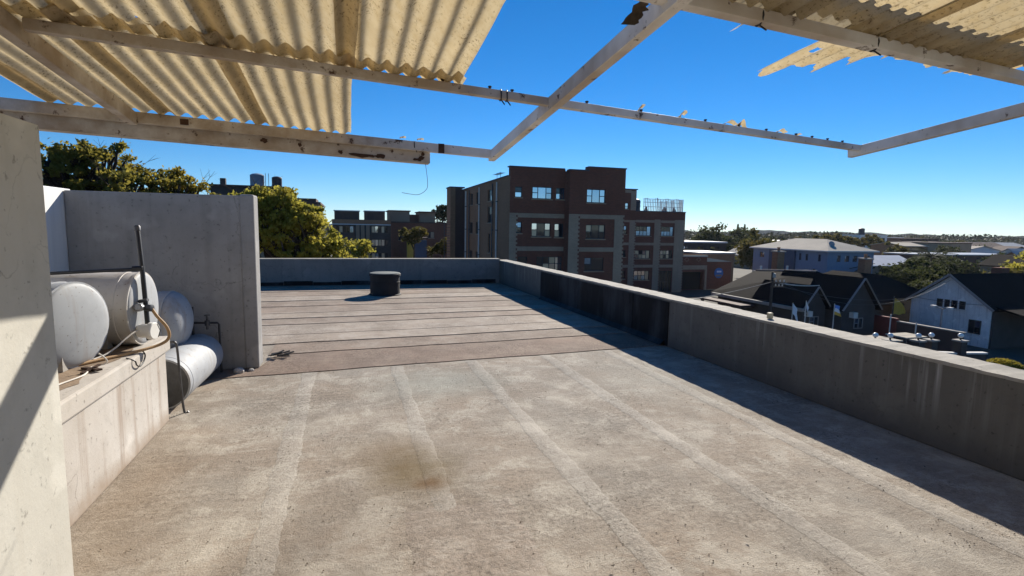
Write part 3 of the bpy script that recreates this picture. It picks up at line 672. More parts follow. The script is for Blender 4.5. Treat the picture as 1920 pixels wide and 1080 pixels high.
def window(parent, axis, c, h, cols, panes, fr='winframe', d=.10, bw=.055):
    u0, u1, z0, z1 = h; m = MB()
    abox(m, axis, c, u0, u1, d, d + .06, z0, z0 + bw); abox(m, axis, c, u0, u1, d, d + .06, z1 - bw, z1)
    abox(m, axis, c, u0, u0 + bw, d, d + .06, z0 + bw, z1 - bw); abox(m, axis, c, u1 - bw, u1, d, d + .06, z0 + bw, z1 - bw)
    rects = []; u = u0 + bw; W = u1 - u0 - 2 * bw; H = z1 - z0 - 2 * bw
    for k, (f, rows) in enumerate(cols):
        ue = u + W * f
        if k < len(cols) - 1: abox(m, axis, c, ue - bw / 2, ue + bw / 2, d, d + .06, z0 + bw, z1 - bw)
        for r in range(rows):
            za = z0 + bw + H * r / rows; zb = z0 + bw + H * (r + 1) / rows
            if r: abox(m, axis, c, u, ue, d, d + .06, za - bw / 2, za + bw / 2)
            rects.append((u, ue, za, zb))
        u = ue
    o = m.build('window', fr, parent)
    if fr == 'winframe':
        q = MB(); abox(q, axis, c, u0 - .06, u1 + .06, -.07, d - .002, z0 - .09, z0 - .004); q.build('sill', 'paleband', o)
    for i, (a, b, e, f) in enumerate(rects):
        p = MB(); abox(p, axis, c, a, b, d + .025, d + .035, e, f); p.build('pane', panes[i % len(panes)], o)
    return o
def gable_house(name, label, cat, x0, x1, y0, y1, ze, zr, axis, wall, roof, ov=.35, th=.14, group=None, wins=(), barge=None):
    t = thing(name, label, cat, ((x0 + x1) / 2, (y0 + y1) / 2, GZ), group)
    m = MB().box(x0, y0, GZ, x1, y1, ze, 't')
    if axis == 'x':
        ym = (y0 + y1) / 2
        for x in (x0, x1): m.add([(x, y0, ze), (x, y1, ze), (x, ym, zr - th)], [(0, 1, 2)])
    else:
        xm = (x0 + x1) / 2
        for y in (y0, y1): m.add([(x0, y, ze), (x1, y, ze), (xm, y, zr - th)], [(0, 1, 2)])
    m.build('wall', wall, t)
    if axis == 'x':
        k = (zr - ze) / (ym - y0); a, b = y0 - ov, y1 + ov; za = ze - ov * k
        prof = [(x0 - ov, a, za), (x0 - ov, ym, zr), (x0 - ov, b, za), (x0 - ov, b, za - th), (x0 - ov, ym, zr - th), (x0 - ov, a, za - th)]; sweep = (x1 - x0 + 2 * ov, 0, 0)
    else:
        k = (zr - ze) / (xm - x0); a, b = x0 - ov, x1 + ov; za = ze - ov * k
        prof = [(a, y0 - ov, za), (xm, y0 - ov, zr), (b, y0 - ov, za), (b, y0 - ov, za - th), (xm, y0 - ov, zr - th), (a, y0 - ov, za - th)]; sweep = (0, y1 - y0 + 2 * ov, 0)
    m = MB(); n = 6; vs = [Vector(p) for p in prof]; vs += [p + Vector(sweep) for p in vs]
    m.add(vs, [(0, 1, 4, 5), (1, 2, 3, 4), (11, 10, 7, 6), (10, 9, 8, 7)] + [(i, (i + 1) % 6, 6 + (i + 1) % 6, 6 + i) for i in range(6)])
    m.build('roof', roof, t)
    if barge:
        e = -.02
        if axis == 'y':
            for xx in (a, b): MB().bar((xx, y0 - ov + e, za - th / 2), (xm, y0 - ov + e, zr - th / 2), .05, th * 1.3).build('barge_board', barge, t)
        else:
            for yy in (a, b): MB().bar((x0 - ov + e, yy, za - th / 2), (x0 - ov + e, ym, zr - th / 2), .05, th * 1.3).build('barge_board', barge, t)
    return t
def hip_house(name, label, cat, x0, x1, y0, y1, ze, zr, wall, roof, ov=.4, group=None, holes_x=(), holes_y=(), fascia=None):
    t = thing(name, label, cat, ((x0 + x1) / 2, (y0 + y1) / 2, GZ), group)
    facade(t, 'x', x0, y0, y1, GZ, ze, [h[:4] for h in holes_x], wall, depth=.2)
    facade(t, 'y', y0, x0, x1, GZ, ze, [h[:4] for h in holes_y], wall, depth=.2)
    MB().add([(x1, y0, GZ), (x1, y1, GZ), (x1, y1, ze), (x1, y0, ze), (x0, y1, GZ), (x0, y1, ze)], [(0, 1, 2, 3), (1, 4, 5, 2)]).build('wall', wall, t)
    a, b, c, d = x0 - ov, x1 + ov, y0 - ov, y1 + ov; W, D = b - a, d - c; e = min(W, D) / 2
    if W > D: r0, r1 = (a + e, (c + d) / 2, zr), (b - e, (c + d) / 2, zr)
    else: r0, r1 = ((a + b) / 2, c + e, zr), ((a + b) / 2, d - e, zr)
    vs = [(a, c, ze), (b, c, ze), (b, d, ze), (a, d, ze), r0, r1]
    fs = [(0, 1, 5, 4), (1, 2, 5), (2, 3, 4, 5), (3, 0, 4)] if W > D else [(0, 1, 4), (1, 2, 5, 4), (2, 3, 5), (3, 0, 4, 5)]
    m = MB().add(vs, fs + [(0, 3, 2, 1)]); ro = m.build('roof', roof, t)
    f = MB(); f.box(a - .02, c - .02, ze - .16, b + .02, d + .02, ze - .004, ''); f.build('fascia', fascia or roof, t)
    return t
def flat_block(name, label, cat, x0, x1, y0, y1, zt, wall, roof, group=None, rows=(), parapet=.25, face='y', pm=('glassdark', 'glassbright'), fr='winframe'):
    t = thing(name, label, cat, ((x0 + x1) / 2, (y0 + y1) / 2, GZ), group)
    hs = [r for r in rows]
    facade(t, 'y', y0, x0, x1, GZ, zt, hs if face == 'y' else [], wall, depth=.2); facade(t, 'x', x0, y0, y1, GZ, zt, hs if face == 'x' else [], wall, depth=.2)
    MB().add([(x1, y0, GZ), (x1, y1, GZ), (x1, y1, zt), (x1, y0, zt), (x0, y1, GZ), (x0, y1, zt)], [(0, 1, 2, 3), (1, 4, 5, 2)]).build('wall', wall, t)
    MB().box(x0 - .15, y0 - .15, zt, x1 + .15, y1 + .15, zt + parapet).build('roof', roof, t)
    for h in hs: window(t, face, y0 if face == 'y' else x0, h, C2, pm, fr)
    return t

# ---- foliage
def leaves(P, size, fold=.25, asp=1.7):
    n = len(P); a = RNG.normal(size=(n, 3)); a /= np.linalg.norm(a, axis=1)[:, None]
    b = RNG.normal(size=(n, 3)); b -= a * (a * b).sum(1)[:, None]; b /= np.linalg.norm(b, axis=1)[:, None]
    s = size * RNG.uniform(.6, 1.3, (n, 1)); V = np.empty((n, 4, 3)); c = np.cross(a, b)
    V[:, 0] = P - a * s * asp / 2; V[:, 1] = P + b * s / 2 + c * s * fold; V[:, 2] = P + a * s * asp / 2; V[:, 3] = P - b * s / 2 + c * s * fold
    return V.reshape(-1, 3)
def tree(name, label, base, blobs, nclump, per, leaf, mat, trunk_r=.25, spread=.45, group=None, twigs=60, fork=.45, gz=GZ, bare=0):
    """blobs: (x,y,z,rx,ry,rz,weight) ellipsoids that together make the crown"""
    t = thing(name, label, 'tree', (base[0], base[1], gz), group)
    W = np.array([b[6] for b in blobs]); W = W / W.sum(); tips = []
    for b, wt in zip(blobs, W):
        k = max(3, int(nclump * wt)); d = RNG.normal(size=(k, 3)); d /= np.linalg.norm(d, axis=1)[:, None]
        r = RNG.uniform(.35, 1, (k, 1)) ** .6 * (1 + .18 * np.sin(d[:, :1] * 5 + d[:, 1:2] * 7 + b[0]))
        tips.append(np.array(b[:3]) + d * r * np.array(b[3:6]))
    tips = np.concatenate(tips)
    rad = RNG.uniform(.5, 1.25, (len(tips), 1)) * spread
    idx = RNG.integers(0, len(tips), nclump * per)
    off = RNG.normal(size=(len(idx), 3)) * rad[idx] * np.array([1, 1, .62]) * .6
    quadmesh('crown', leaves(tips[idx] + off, leaf), mat, t)
    m = MB(); zc = np.mean([b[2] for b in blobs]); zb = min(b[2] - b[5] for b in blobs)
    fz = gz + (zb - gz) * .85 if zb > gz + 1 else gz + .8
    B = Vector((base[0], base[1], gz)); Fk = Vector((base[0] + .2, base[1], fz))
    m.tube([B, B.lerp(Fk, .5) + Vector((.1, .05, 0)), Fk], [trunk_r * 1.25, trunk_r, trunk_r * .9], 8)
    for b in blobs:
        c = Vector(b[:3]); mid = Fk.lerp(c, .5) + Vector((random.uniform(-.3, .3), random.uniform(-.3, .3), .3))
        m.tube([Fk, mid, c], [trunk_r * .75, trunk_r * .5, trunk_r * .28], 7, False)
    cents = [Vector(b[:3]) for b in blobs]
    for i in RNG.permutation(len(tips))[:twigs]:
        p = Vector(tips[i]); c = min(cents, key=lambda q: (q - p).length); q0 = Fk.lerp(c, random.uniform(.6, 1))
        mid = q0.lerp(p, .55) + Vector((random.uniform(-.25, .25), random.uniform(-.25, .25), random.uniform(-.2, .3)))
        end = p + (p - q0) * .05
        m.tube([q0, mid, p, end], [trunk_r * .26, trunk_r * .15, trunk_r * .08, trunk_r * .03], 5, False)
    for i in RNG.permutation(len(tips))[:bare]:   # leafless twigs standing out of the crown
        p = Vector(tips[i]); c = min(cents, key=lambda q: (q - p).length); dd = (p - c).normalized() + Vector((0, 0, .35)); L = random.uniform(.4, .95)
        k1 = p + dd * L * .5 + Vector((random.uniform(-.12, .12), 0, random.uniform(-.1, .1)))
        m.tube([p, k1, p + dd * L], [.014, .009, .004], 4, False)
        for q in range(2): m.tube([k1, k1 + dd * L * .3 + Vector((random.uniform(-.25, .25), random.uniform(-.2, .2), random.uniform(-.05, .25)))], [.007, .003], 4, False)
    m.build('trunk', 'bark', t)
    return t
def fan_palm(label, base, ztop, L, n, trunk_r=.25):
    t = thing('palm_tree', label, 'tree', (base[0], base[1], GZ))
    m = MB(); m.tube([(base[0], base[1], GZ), (base[0] + .1, base[1], ztop)], [trunk_r, trunk_r * .9], 10); m.build('trunk', 'bark', t)
    for k in range(n):
        az = 2 * math.pi * k / n * 2.4 + random.uniform(-.2, .2); el = random.uniform(-.35, 1.2); l = L * random.uniform(.8, 1.1); V = []; F = MB()
        d = Vector((math.cos(az), math.sin(az), 0)); pts = []
        for s in range(9):
            u = s / 8; pts.append(Vector((base[0], base[1], ztop)) + d * (l * u * math.cos(el * (1 - .4 * u))) + Vector((0, 0, l * (u * math.sin(el) - .55 * u * u))))
        side = d.cross(Vector((0, 0, 1)))
        for s in range(1, 25):
            u = s / 24 * 8; i = min(int(u), 7); p = pts[i].lerp(pts[i + 1], u - i); ll = .5 * L * .35 * (1 - abs(s / 24 - .45))
            for sg in (-1, 1):
                tip = p + side * sg * ll + d * ll * .7 - Vector((0, 0, ll * .35)); o = len(F.v)
                F.add([p, p + d * .09, tip], [(0, 1, 2)])
        F.tube(pts, [.03] * 8 + [.01], 4, False); F.build('frond', 'leafpalm', t)
    return t

# ================================================================ BIG BRICK BUILDING
bb = thing('brick_building', 'four storey dark red brick building with pale brick bands and a lower wing', 'building', (20, 45, GZ))
A = 42.0
holes = dict(w1=(13.04, 13.65, 4.25, 5.1), w2=(14.53, 16.27, 4.18, 5.16), w3=(16.62, 17.38, 4.2, 5.14),
             a1=(13.05, 13.67, 1.34, 2.25), a2=(14.53, 16.21, 1.07, 2.2), a3=(16.56, 17.36, 1.04, 2.18), b1=(13.4, 14.2, -1.6, -.6), b2=(15.02, 17.3, -1.75, -.6), c2=(14.6, 16.3, -4.6, -3.4))
front = facade(bb, 'y', A, 12.61, 17.42, GZ, 6.66, list(holes.values()), 'redbrick')
BR, DK, TN, BL = 'glassbright', 'glassdark', 'glasstan', 'glassblue'
window(bb, 'y', A, holes['w1'], C1, [BR, DK]); window(bb, 'y', A, holes['w2'], C3, [BR]); window(bb, 'y', A, holes['w3'], [(.7, 2), (.3, 2)], [BR, DK, BR, BL])
window(bb, 'y', A, holes['a1'], C1, [DK, BL]); window(bb, 'y', A, holes['a2'], C3, [TN, BR, DK, TN, BR]); window(bb, 'y', A, holes['a3'], [(.6, 2), (.4, 1)], [TN, BR, DK])
window(bb, 'y', A, holes['b1'], C1, [DK]); window(bb, 'y', A, holes['b2'], [(.25, 2), (.25, 2), (.25, 2), (.25, 2)], [DK, DK, TN, DK, BR, TN, BR, BR]); window(bb, 'y', A, holes['c2'], C3, [DK])
B_ = 41.0
hb = [(18.97, 20.67, 3.95, 5.07), (18.98, 20.74, .96, 2.14), (18.93, 20.70, -1.75, -.62), (18.93, 20.70, -4.6, -3.5)]
facade(bb, 'y', B_, 17.42, 22.5, GZ, 6.52, hb, 'redbrick')
window(bb, 'y', B_, hb[0], C3, [BR]); window(bb, 'y', B_, hb[1], C3, [DK, TN, DK, DK, TN]); window(bb, 'y', B_, hb[2], [(.35, 2), (.65, 1)], [DK, BL, DK]); window(bb, 'y', B_, hb[3], C3, [DK])
MB().add([(17.42, 41, GZ), (17.42, 42, GZ), (17.42, 42, 6.52), (17.42, 41, 6.52), (22.5, 41, GZ), (22.5, 60, GZ), (22.5, 60, 6.52), (22.5, 41, 6.52), (12.61, 60, 5.95), (22.5, 60, 5.95), (12.61, 42.5, 5.95), (22.5, 42.5, 5.95)], [(0, 1, 2, 3), (4, 5, 6, 7), (10, 11, 9, 8)]).build('wall', 'redbrick', bb)
MB().box(19.1, 41.01, 6.50, 22.5, 41.8, 6.82).build('roof_parapet', 'redbrick', bb)
MB().box(12.63, 42.02, 5.93, 17.42, 42.5, 6.64, 'f').build('roof_parapet', 'redbrick', bb)
for (x0, x1, y, z) in ((12.55, 17.36, 41.94, 6.66), (17.36, 19.1, 40.94, 6.52), (19.04, 22.56, 40.94, 6.82)):
    MB().box(x0, y, z, x1, y + .7, z + .09).build('coping', 'roofcap', bb)
# pale brick bands and toothed quoins, a few millimetres proud
def band(u0, u1, z0, z1, y, nm='brick_band', axis='y', tooth=0):
    m = MB()
    if not tooth: abox(m, axis, y, u0, u1, -.035, .01, z0, z1)
    else:
        n = int((z1 - z0) / .17)
        for i in range(n):
            e = tooth * (.0 if i % 2 else .13); abox(m, axis, y, u0 - (e if tooth < 0 else 0) * -1 * 0, u1 + (.13 if i % 2 else 0), -.04, .01, z0 + i * .17, z0 + (i + 1) * .17 - .0)
    return m.build(nm, 'paleband', bb)
for z0, z1 in ((2.62, 2.97), (-.12, .24), (-2.95, -2.6)):
    band(13.3, 17.40, z0, z1, A); band(18.4, 21.6, z0, z1, B_)
band(12.6, 13.16, GZ, 3.0, A, 'quoin', tooth=1); band(17.41, 18.25, GZ, 3.0, B_, 'quoin', tooth=1); band(21.6, 22.37, GZ, 3.0, B_, 'quoin', tooth=1)
# side wall, receding
sh_ = [(47.9, 49.3, 4.2, 5.25), (52.7, 54.0, 4.1, 5.3), (55.6, 57.0, 4.1, 5.3), (47.9, 49.3, 2.2, 3.7), (52.8, 54.1, 1.1, 2.3), (55.6, 57, 1.1, 2.3), (48.2, 49, -.6, 1.2), (52.8, 54.1, -1.9, -.7), (55.6, 57, -1.9, -.7)]
facade(bb, 'x', 12.612, 42.002, 60, GZ, 5.95, sh_, 'brownbrick')
for i, h in enumerate(sh_): window(bb, 'x', 12.612, h, C2, [[BR, DK, DK], [DK, BR, DK], [DK, DK, BR]][i % 3])
MB().box(12.55, 42.6, 5.95, 12.9, 60, 6.05).build('coping', 'roofcap', bb)
for y, mt, r in ((45.7, 'pvc', .07), (47.2, 'steel', .06), (52.3, 'pvc', .07), (56.9, 'steel', .07), (58.6, 'pvc', .08)):
    dp = MB().tube([(12.5, y, GZ), (12.5, y, 5.7)], r, 8).build('downpipe', mt, bb)
    for z in (-1, 1.5, 4): MB().box(12.4, y - .12, z, 12.612, y + .12, z + .08).build('pipe_bracket', 'steel', dp)
MB().box(11.55, 59.8, GZ, 12.61, 62, 6.0).build('stair_shaft', 'brownroof', bb); MB().box(11.0, 59.7, GZ, 11.55, 62, 6.12).build('pier', 'brownbrick', bb)
MB().box(10.9, 59.65, 6.12, 12.61, 62, 6.25).build('coping', 'roofcap', bb)
m = MB()
for k in range(22): m.bar((10.95, 59.6, -4 + k * .3), (10.3, 59.6, -4 + k * .3), .04, .04)
m.bar((10.3, 59.6, GZ), (10.3, 59.6, 2.6), .05, .05); m.build('fire_ladder', 'steel', bb)
m = MB()   # aerials on the side roof
for a in ((13.2, 47), (13.2, 48.2)):
    m.tube([(a[0], a[1], 5.95), (a[0], a[1], 6.75)], .02, 5); m.tube([(a[0], a[1] - .7, 6.6), (a[0], a[1] + .7, 6.65)], .015, 4)
    for k in range(6): m.tube([(a[0] - .3, a[1] - .6 + k * .22, 6.62), (a[0] + .3, a[1] - .6 + k * .22, 6.62)], .01, 4)
m.build('aerial', 'steel', bb)
# wing
Wy = 60.0
wh = []
for z0, z1 in ((1.07, 2.27), (-1.82, -.75), (-4.56, -3.37)):
    wh += [(32.75, 33.35, z0 + .2, z1), (34.65, 36.8, z0, z1), (38.3, 40.1, z0, z1)]
wh[-1] = (38.3, 40.15, GZ + .02, -3.4)
facade(bb, 'y', Wy, 22.5, 41.75, GZ, 4.12, wh, 'redbrick')
pset = [[DK, BL], [BL, DK, BL, DK], [BL, DK, BL, DK], [DK, DK], [BR, TN, TN, DK, TN], [TN, BR, DK, TN], [DK, DK], [BL, BR, TN, BR], [DK]]
for h, p in zip(wh, pset): window(bb, 'y', Wy, h, C1 if h[1] - h[0] < .8 else [(.25, 2), (.25, 2), (.25, 2), (.25, 1)], p)
MB().add([(41.75, 60, GZ), (41.75, 70, GZ), (41.75, 70, 4.12), (41.75, 60, 4.12), (22.5, 60, 3.6), (41.75, 60, 3.6), (41.75, 70, 3.6), (22.5, 70, 3.6)], [(0, 1, 2, 3), (4, 5, 6, 7)]).build('wall', 'redbrick', bb)
MB().box(22.5, 59.94, 4.12, 41.8, 60.3, 4.22).build('coping', 'roofcap', bb)
for z0, z1 in ((2.75, 3.05), (-.12, .2), (-2.95, -2.6)): band(32.3, 33.7, z0, z1, Wy); band(34.59, 37.26, z0, z1, Wy); band(38.23, 40.23, z0, z1, Wy)
for u0, u1 in ((33.7, 34.46), (37.26, 38.1), (40.23, 41.6)): band(u0, u1, GZ, 3.3, Wy, 'quoin', tooth=1)
# stair tower on the wing
st = facade(bb, 'y', 59.9, 31.9, 34.45, 3.0, 6.75, [(32.95, 33.4, 4.35, 5.1)], 'redbrick', 'stair_tower')
window(bb, 'y', 59.9, (32.95, 33.4, 4.35, 5.1), C1, [BR])
MB().box(31.9, 59.91, 3.0, 34.45, 64, 6.74, 'fb').build('stair_tower', 'redbrick', bb)
MB().box(33.7, 59.86, 4.22, 34.45, 59.9, 6.6).build('brick_band', 'paleband', bb); MB().box(31.9, 59.86, 6.35, 33.7, 59.9, 6.7).build('brick_band', 'paleband', bb)
MB().box(31.8, 59.8, 6.75, 34.6, 64.1, 6.86).build('coping', 'roofcap', bb)
sm(MB().lathe((35.0, 60.8, 4.1), (0, 0, 1), [(0, .5), (.3, .52), (.32, .49), (.8, .52), (.82, .49), (1.3, .52), (1.5, .4), (1.6, .12)], 20).build('roof_tank', 'plastictank', bb))
rl = MB()
for k in range(25):
    x = 35.7 + k * .235; rl.bar((x, 60.15, 4.2), (x, 60.15, 5.75 + .1 * math.sin(k)), .06, .06)
for z in (4.75, 5.3, 5.72): rl.bar((35.6, 60.15, z), (41.4, 60.15, z), .05, .05)
for k in range(20): rl.bar((41.4, 60.15 + k * .3, 4.2), (41.4, 60.15 + k * .3, 5.8), .05, .05)
rl.bar((37.6, 60.1, 4.2), (37.6, 60.1, 5.9), .07, .07)
rl.build('railing', 'pvc', bb)
for k, (x, s) in enumerate(((36.3, .22), (39.0, .3), (40.4, .2))):
    MB().lathe((x, 60.6, 4.0), (0, 0, 1), [(0, s), (.3, s * 1.1), (.55, s * .8), (.8, s * .2)], 8).build('roof_clutter', 'darkwall', bb)

# ================================================================ LEFT: flats, tower block, trees
fb = thing('flats', 'low dark flats with pale vertical fins and two rooftop boxes', 'building', (2.4, 103, GZ))
hs = [(-2.2, 1.0, .42, 1.68), (4.0, 7.0, .45, 1.75), (-2.2, 1.0, -1.95, -.7), (4.0, 7.0, -1.9, -.65), (-2.2, 1.0, -4.3, -3.1), (4, 7, -4.3, -3.1)]
facade(fb, 'y', 100, -2.6, 7.45, GZ, 2.8, hs, 'darkwall')
for i, h in enumerate(hs): window(fb, 'y', 100, h, [(.2, 1)] * 5, [[DK, TN, DK, DK, BL], [TN, BR, DK, TN, DK], [DK, DK, TN, DK, DK], [BR, BR, TN, BR, DK]][i % 4], 'darkwall', bw=.1)
MB().box(-2.7, 99.85, 2.05, 7.5, 99.998, 2.8).build('roof_band', 'brownbrick', fb); MB().box(-2.7, 99.8, 1.88, 7.5, 99.997, 2.04).build('white_ledge', 'white', fb)
for x in (1.35, 2.2, 3.1): MB().box(x, 99.6, GZ, x + .62, 99.996, 1.86).build('fin', 'tanwall', fb)
MB().box(7.45, 99.7, GZ, 7.85, 110, 2.4).build('end_pier', 'redbrick', fb)
MB().box(-2.6, 100.01, 2.7, 7.45, 112, 2.82).build('roof', 'brownroof', fb)
for x0, x1, z in ((-2.3, 2.0, 4.3), (2.95, 6.5, 4.35)):
    b = MB().box(x0, 101, 2.8, x1, 106, z).build('rooftop_box', 'brownroof', fb); MB().box(x0 - .12, 100.9, z, x1 + .12, 106.1, z + .15).build('box_cap', 'white', b)
b2 = flat_block('brown_building', 'plain brown block with dark red lower storeys beside the flats', 'building', 8.0, 19.2, 104, 114, 2.4, 'redbrick', 'brownroof', rows=[(9.2, 10.6, -.9, .6), (14.6, 16, -.4, .8), (16.6, 18, -2.6, -1.2), (12.4, 13.6, -.4, .8)], pm=('glassdark', 'glassdark', 'glasstan'))
MB().box(7.6, 105, 2.66, 11.4, 112, 4.6).build('upper_storey', 'tanwall', b2); MB().box(11.4, 107, 2.66, 13.6, 112, 4.1).build('upper_storey', 'brownroof', b2); MB().box(13.4, 105.5, 2.66, 16.4, 112, 4.5).build('upper_storey', 'tanwall', b2)
for x0, x1, z in ((7.4, 11.6, 4.6), (13.2, 16.6, 4.5)): MB().box(x0, 104.8, z, x1, 112.2, z + .2).build('roof', 'brownroof', b2)
ky = thing('kiosk', 'dark blue kiosk with a yellow side panel below the brown block', 'kiosk', (12, 96, GZ))
MB().box(11.1, 95, GZ, 13.3, 97.5, -.6).build('wall', 'bluedark', ky); MB().box(9.9, 94.9, GZ, 11.1, 96, -.3).build('side_panel', 'yellow', ky); MB().box(9.7, 94.7, -.3, 13.5, 97.7, -.15).build('roof', 'brownroof', ky)
tb = thing('apartment_building', 'beige apartment block half hidden behind the yellow green tree', 'building', (-8, 62, GZ))
hs = [(x, x + 1.5, z, z + 1.3) for z in (-4.4, -1.5, 1.3) for x in (-13, -10.4, -7.8, -5.0)]
facade(tb, 'y', 60, -14.5, -2.9, GZ, 3.9, hs, 'tanwall')
for i, h in enumerate(hs): window(tb, 'y', 60, h, C2, [DK, TN, BL] if i % 2 else [DK, DK, BR])
MB().add([(-2.9, 60, GZ), (-2.9, 70, GZ), (-2.9, 70, 3.9), (-2.9, 60, 3.9), (-14.5, 60, GZ), (-14.5, 70, GZ), (-14.5, 70, 3.9), (-14.5, 60, 3.9)], [(0, 1, 2, 3), (4, 5, 6, 7)]).build('wall', 'tanwall', tb)
MB().box(-14.7, 59.7, 3.9, -2.7, 70, 4.1).build('roof', 'brownroof', tb); MB().box(-13.2, 61, 4.1, -6.2, 68, 5.45).build('upper_storey', 'darkwall', tb); MB().box(-13.5, 60.7, 5.45, -6.0, 68.3, 5.62).build('roof', 'brownroof', tb)
MB().box(-5.7, 61, 4.1, -3.2, 66, 4.5).build('stair_head', 'brownroof', tb)
for x, r, h, mt in ((-9.0, .68, 1.35, 'palegrey'), (-7.1, .5, 1.12, 'plastictank')):
    wt = sm(MB().lathe((x, 62, 5.62), (0, 0, 1), [(0, r), (.03, r), (h * .8, r), (h * .82, r * 1.03), (h * .86, r), (h * .95, r * .7), (h, r * .15)], 22).build('roof_tank', mt, tb))
for x in (-8.2, -7.9): MB().tube([(x, 62, 5.6), (x, 62, 7.0)], .03, 5).build('vent_pipe', 'galv', tb)
for k, (x, y, z) in enumerate(((-12.4, 61.5, 5.6),)): MB().box(x, y, z, x + .5, y + .5, z + .7).build('chimney', 'darkwall', tb)

random.seed(3)
tree('broad_tree', 'big olive leaved tree with dark limbs rising behind the tall grey wall', (-9.6, 25),
     [(-11.2, 25, 2.6, 2.2, 2, 1.7, 3), (-9.2, 25.5, 3.5, 1.5, 1.5, 1.3, 3), (-7.8, 24.5, 2.6, 1.5, 1.6, 1.3, 2.6), (-6.3, 24.6, 2.5, 1.2, 1.1, 1.15, 1.9), (-5.3, 24.8, 2.0, 1.0, .9, .95, 1.3), (-4.6, 24.9, 1.5, .8, .8, .7, .8), (-7.0, 25.4, 3.2, .9, .9, .7, .9), (-10.9, 25, 3.9, .9, 1.0, .7, 1.0), (-9.9, 25, 4.4, .7, .7, .5, .6), (-9, 24, .8, 3, 2, 1.5, 2.4), (-13.4, 25, 2.2, 2, 2, 1.8, 1.6)], 400, 62, .11, 'leafolive', .42, .24, twigs=400, bare=90)
tree('broad_tree', 'yellow green tree right of the tall grey wall hiding the beige block', (-2.6, 23.5),
     [(-2.9, 23.5, 1.7, 1.3, 1.2, 1.25, 3), (-1.9, 23.2, 1.1, 1.35, 1.2, 1.3, 3), (-1.1, 23.4, .4, 1.2, 1.1, 1.0, 2.4), (-.3, 23.4, -.4, 1.05, 1, .9, 1.8), (-3.8, 23.6, 1.4, 1.3, 1.2, 1.3, 2.2), (-3.5, 23.6, 2.55, .8, .9, .6, 1.3), (-2.6, 23.5, 2.4, .8, .9, .65, 1.4), (-1.7, 23.5, 2.0, .7, .8, .6, 1.0), (.3, 23.6, -.1, .5, .5, .4, .5), (-2.2, 23.6, -1.6, 2.2, 1.6, 1.4, 2)], 460, 70, .10, 'leafgreen', .3, .23, twigs=300, bare=40)
tree('street_tree', 'small orange tinged tree in front of the brown block', (8.2, 72), [(7.5, 72, .7, 1.3, 1.2, .6, 2), (9.0, 72, 1.0, 1.1, 1, .6, 2), (8.2, 72, 0, 1.2, 1, .6, 1)], 50, 34, .22, 'leafmid', .12, .4, twigs=25)
tree('street_tree', 'low bush tree at the foot of the brown block beside the brick building', (12.0, 72), [(11.6, 72, -1.4, 1.3, 1.2, .8, 2), (12.6, 72, -.8, 1.0, 1, .9, 2)], 40, 34, .22, 'leafmid', .12, .4, twigs=15)
tree('street_tree', 'small yellow green street tree in front of the flats', (.6, 40), [(.9, 40, .2, .8, .8, .6, 2), (.3, 40, -.4, .8, .8, .6, 2)], 34, 34, .14, 'leafgreen', .1, .3, twigs=14)
tree('tall_tree', 'dark tree showing between the brown block and the brick building', (19, 116), [(18.5, 116, 3.5, 1.8, 1.5, 1.9, 2), (19.8, 116, 5, 1.7, 1.5, 1.6, 2), (18.8, 116, 1, 2.2, 1.5, 1.8, 1)], 70, 34, .34, 'leafdark', .25, .6, twigs=30)

# ================================================================ RIGHT: shop, houses, yard
sp = thing('brick_shop', 'low red brick shop with pale diamond tiles and a blue round sign', 'shop', (47, 64, GZ))
facade(sp, 'y', 62, 42.3, 46.95, GZ, -1.7, [(42.9, 46.4, GZ + .02, -3.75)], 'redbrick', depth=.6)
MB().box(42.9, 62.55, GZ, 46.4, 62.6, -3.75).build('shop_front', 'dark', sp)
facade(sp, 'y', 62.4, 46.95, 51.3, GZ, -2.4, [], 'redbrick')
MB().box(42.2, 61.9, -1.7, 47.0, 62.3, -1.45).build('coping', 'tinroof', sp); MB().box(42.3, 61.92, -3.4, 46.95, 61.999, -2.85).build('brick_band', 'paleband', sp)
MB().box(42.3, 62.01, -2.2, 46.9, 72, -1.75).build('roof', 'tinroof', sp)
MB().prism([(46.96, 62.4, -2.38), (51.4, 62.4, -2.38), (46.96, 62.4, -1.8)], (0, 8, 0)).build('roof', 'tinroof', sp)
for x in (43.7, 45.6):
    m = MB(); c, r = -2.05, .36
    q = [(x - r, c), (x, c + r * .75), (x + r, c), (x, c - r * .75)]; 
    for (a, e), (b, f) in zip(q, q[1:] + q[:1]): m.bar((a, 61.985, e), (b, 61.985, f), .03, .09, (0, 1, 0))
    m.build('diamond_tile', 'paleband', sp)
sg = sm(MB().lathe((49.25, 62.39, -3.95), (0, -1, 0), [(0, .72), (.06, .72), (.07, .66)], 24).build('round_sign', 'signblue', sp))
for dx, z, w_ in ((-.18, -3.75, .16), (.2, -3.75, .18), (0, -4.3, .5)): MB().box(49.25 + dx - w_, 62.3, z - .12, 49.25 + dx + w_, 62.318, z + .12).build('sign_mark', 'flagwhite' if z > -4 else 'tanwall', sg)
MB().box(46.6, 61.8, GZ, 46.9, 61.98, -3.4).build('pillar', 'paleband', sp)
cb = flat_block('low_building', 'long pale roofed building under the trees behind the shop', 'building', 57.5, 68.5, 85, 92, -.35, 'darkwall', 'white', rows=[(58.5, 60.5, -1.9, -1), (62, 63.5, -1.9, -1), (65, 67, -1.9, -1)])
cb2 = flat_block('low_building', 'brown flat roofed store between the shop and the blue building', 'building', 52, 58, 70, 78, -1.7, 'brownbrick', 'greyroof', rows=[(53, 55, -3.6, -2.6)])
gf = thing('garden_wall', 'grey concrete yard wall with white posts below the round tree', 'wall', (54, 58, GZ))
MB().box(49.5, 56, GZ, 58.5, 56.2, -3.1).build('wall', 'concrete', gf)
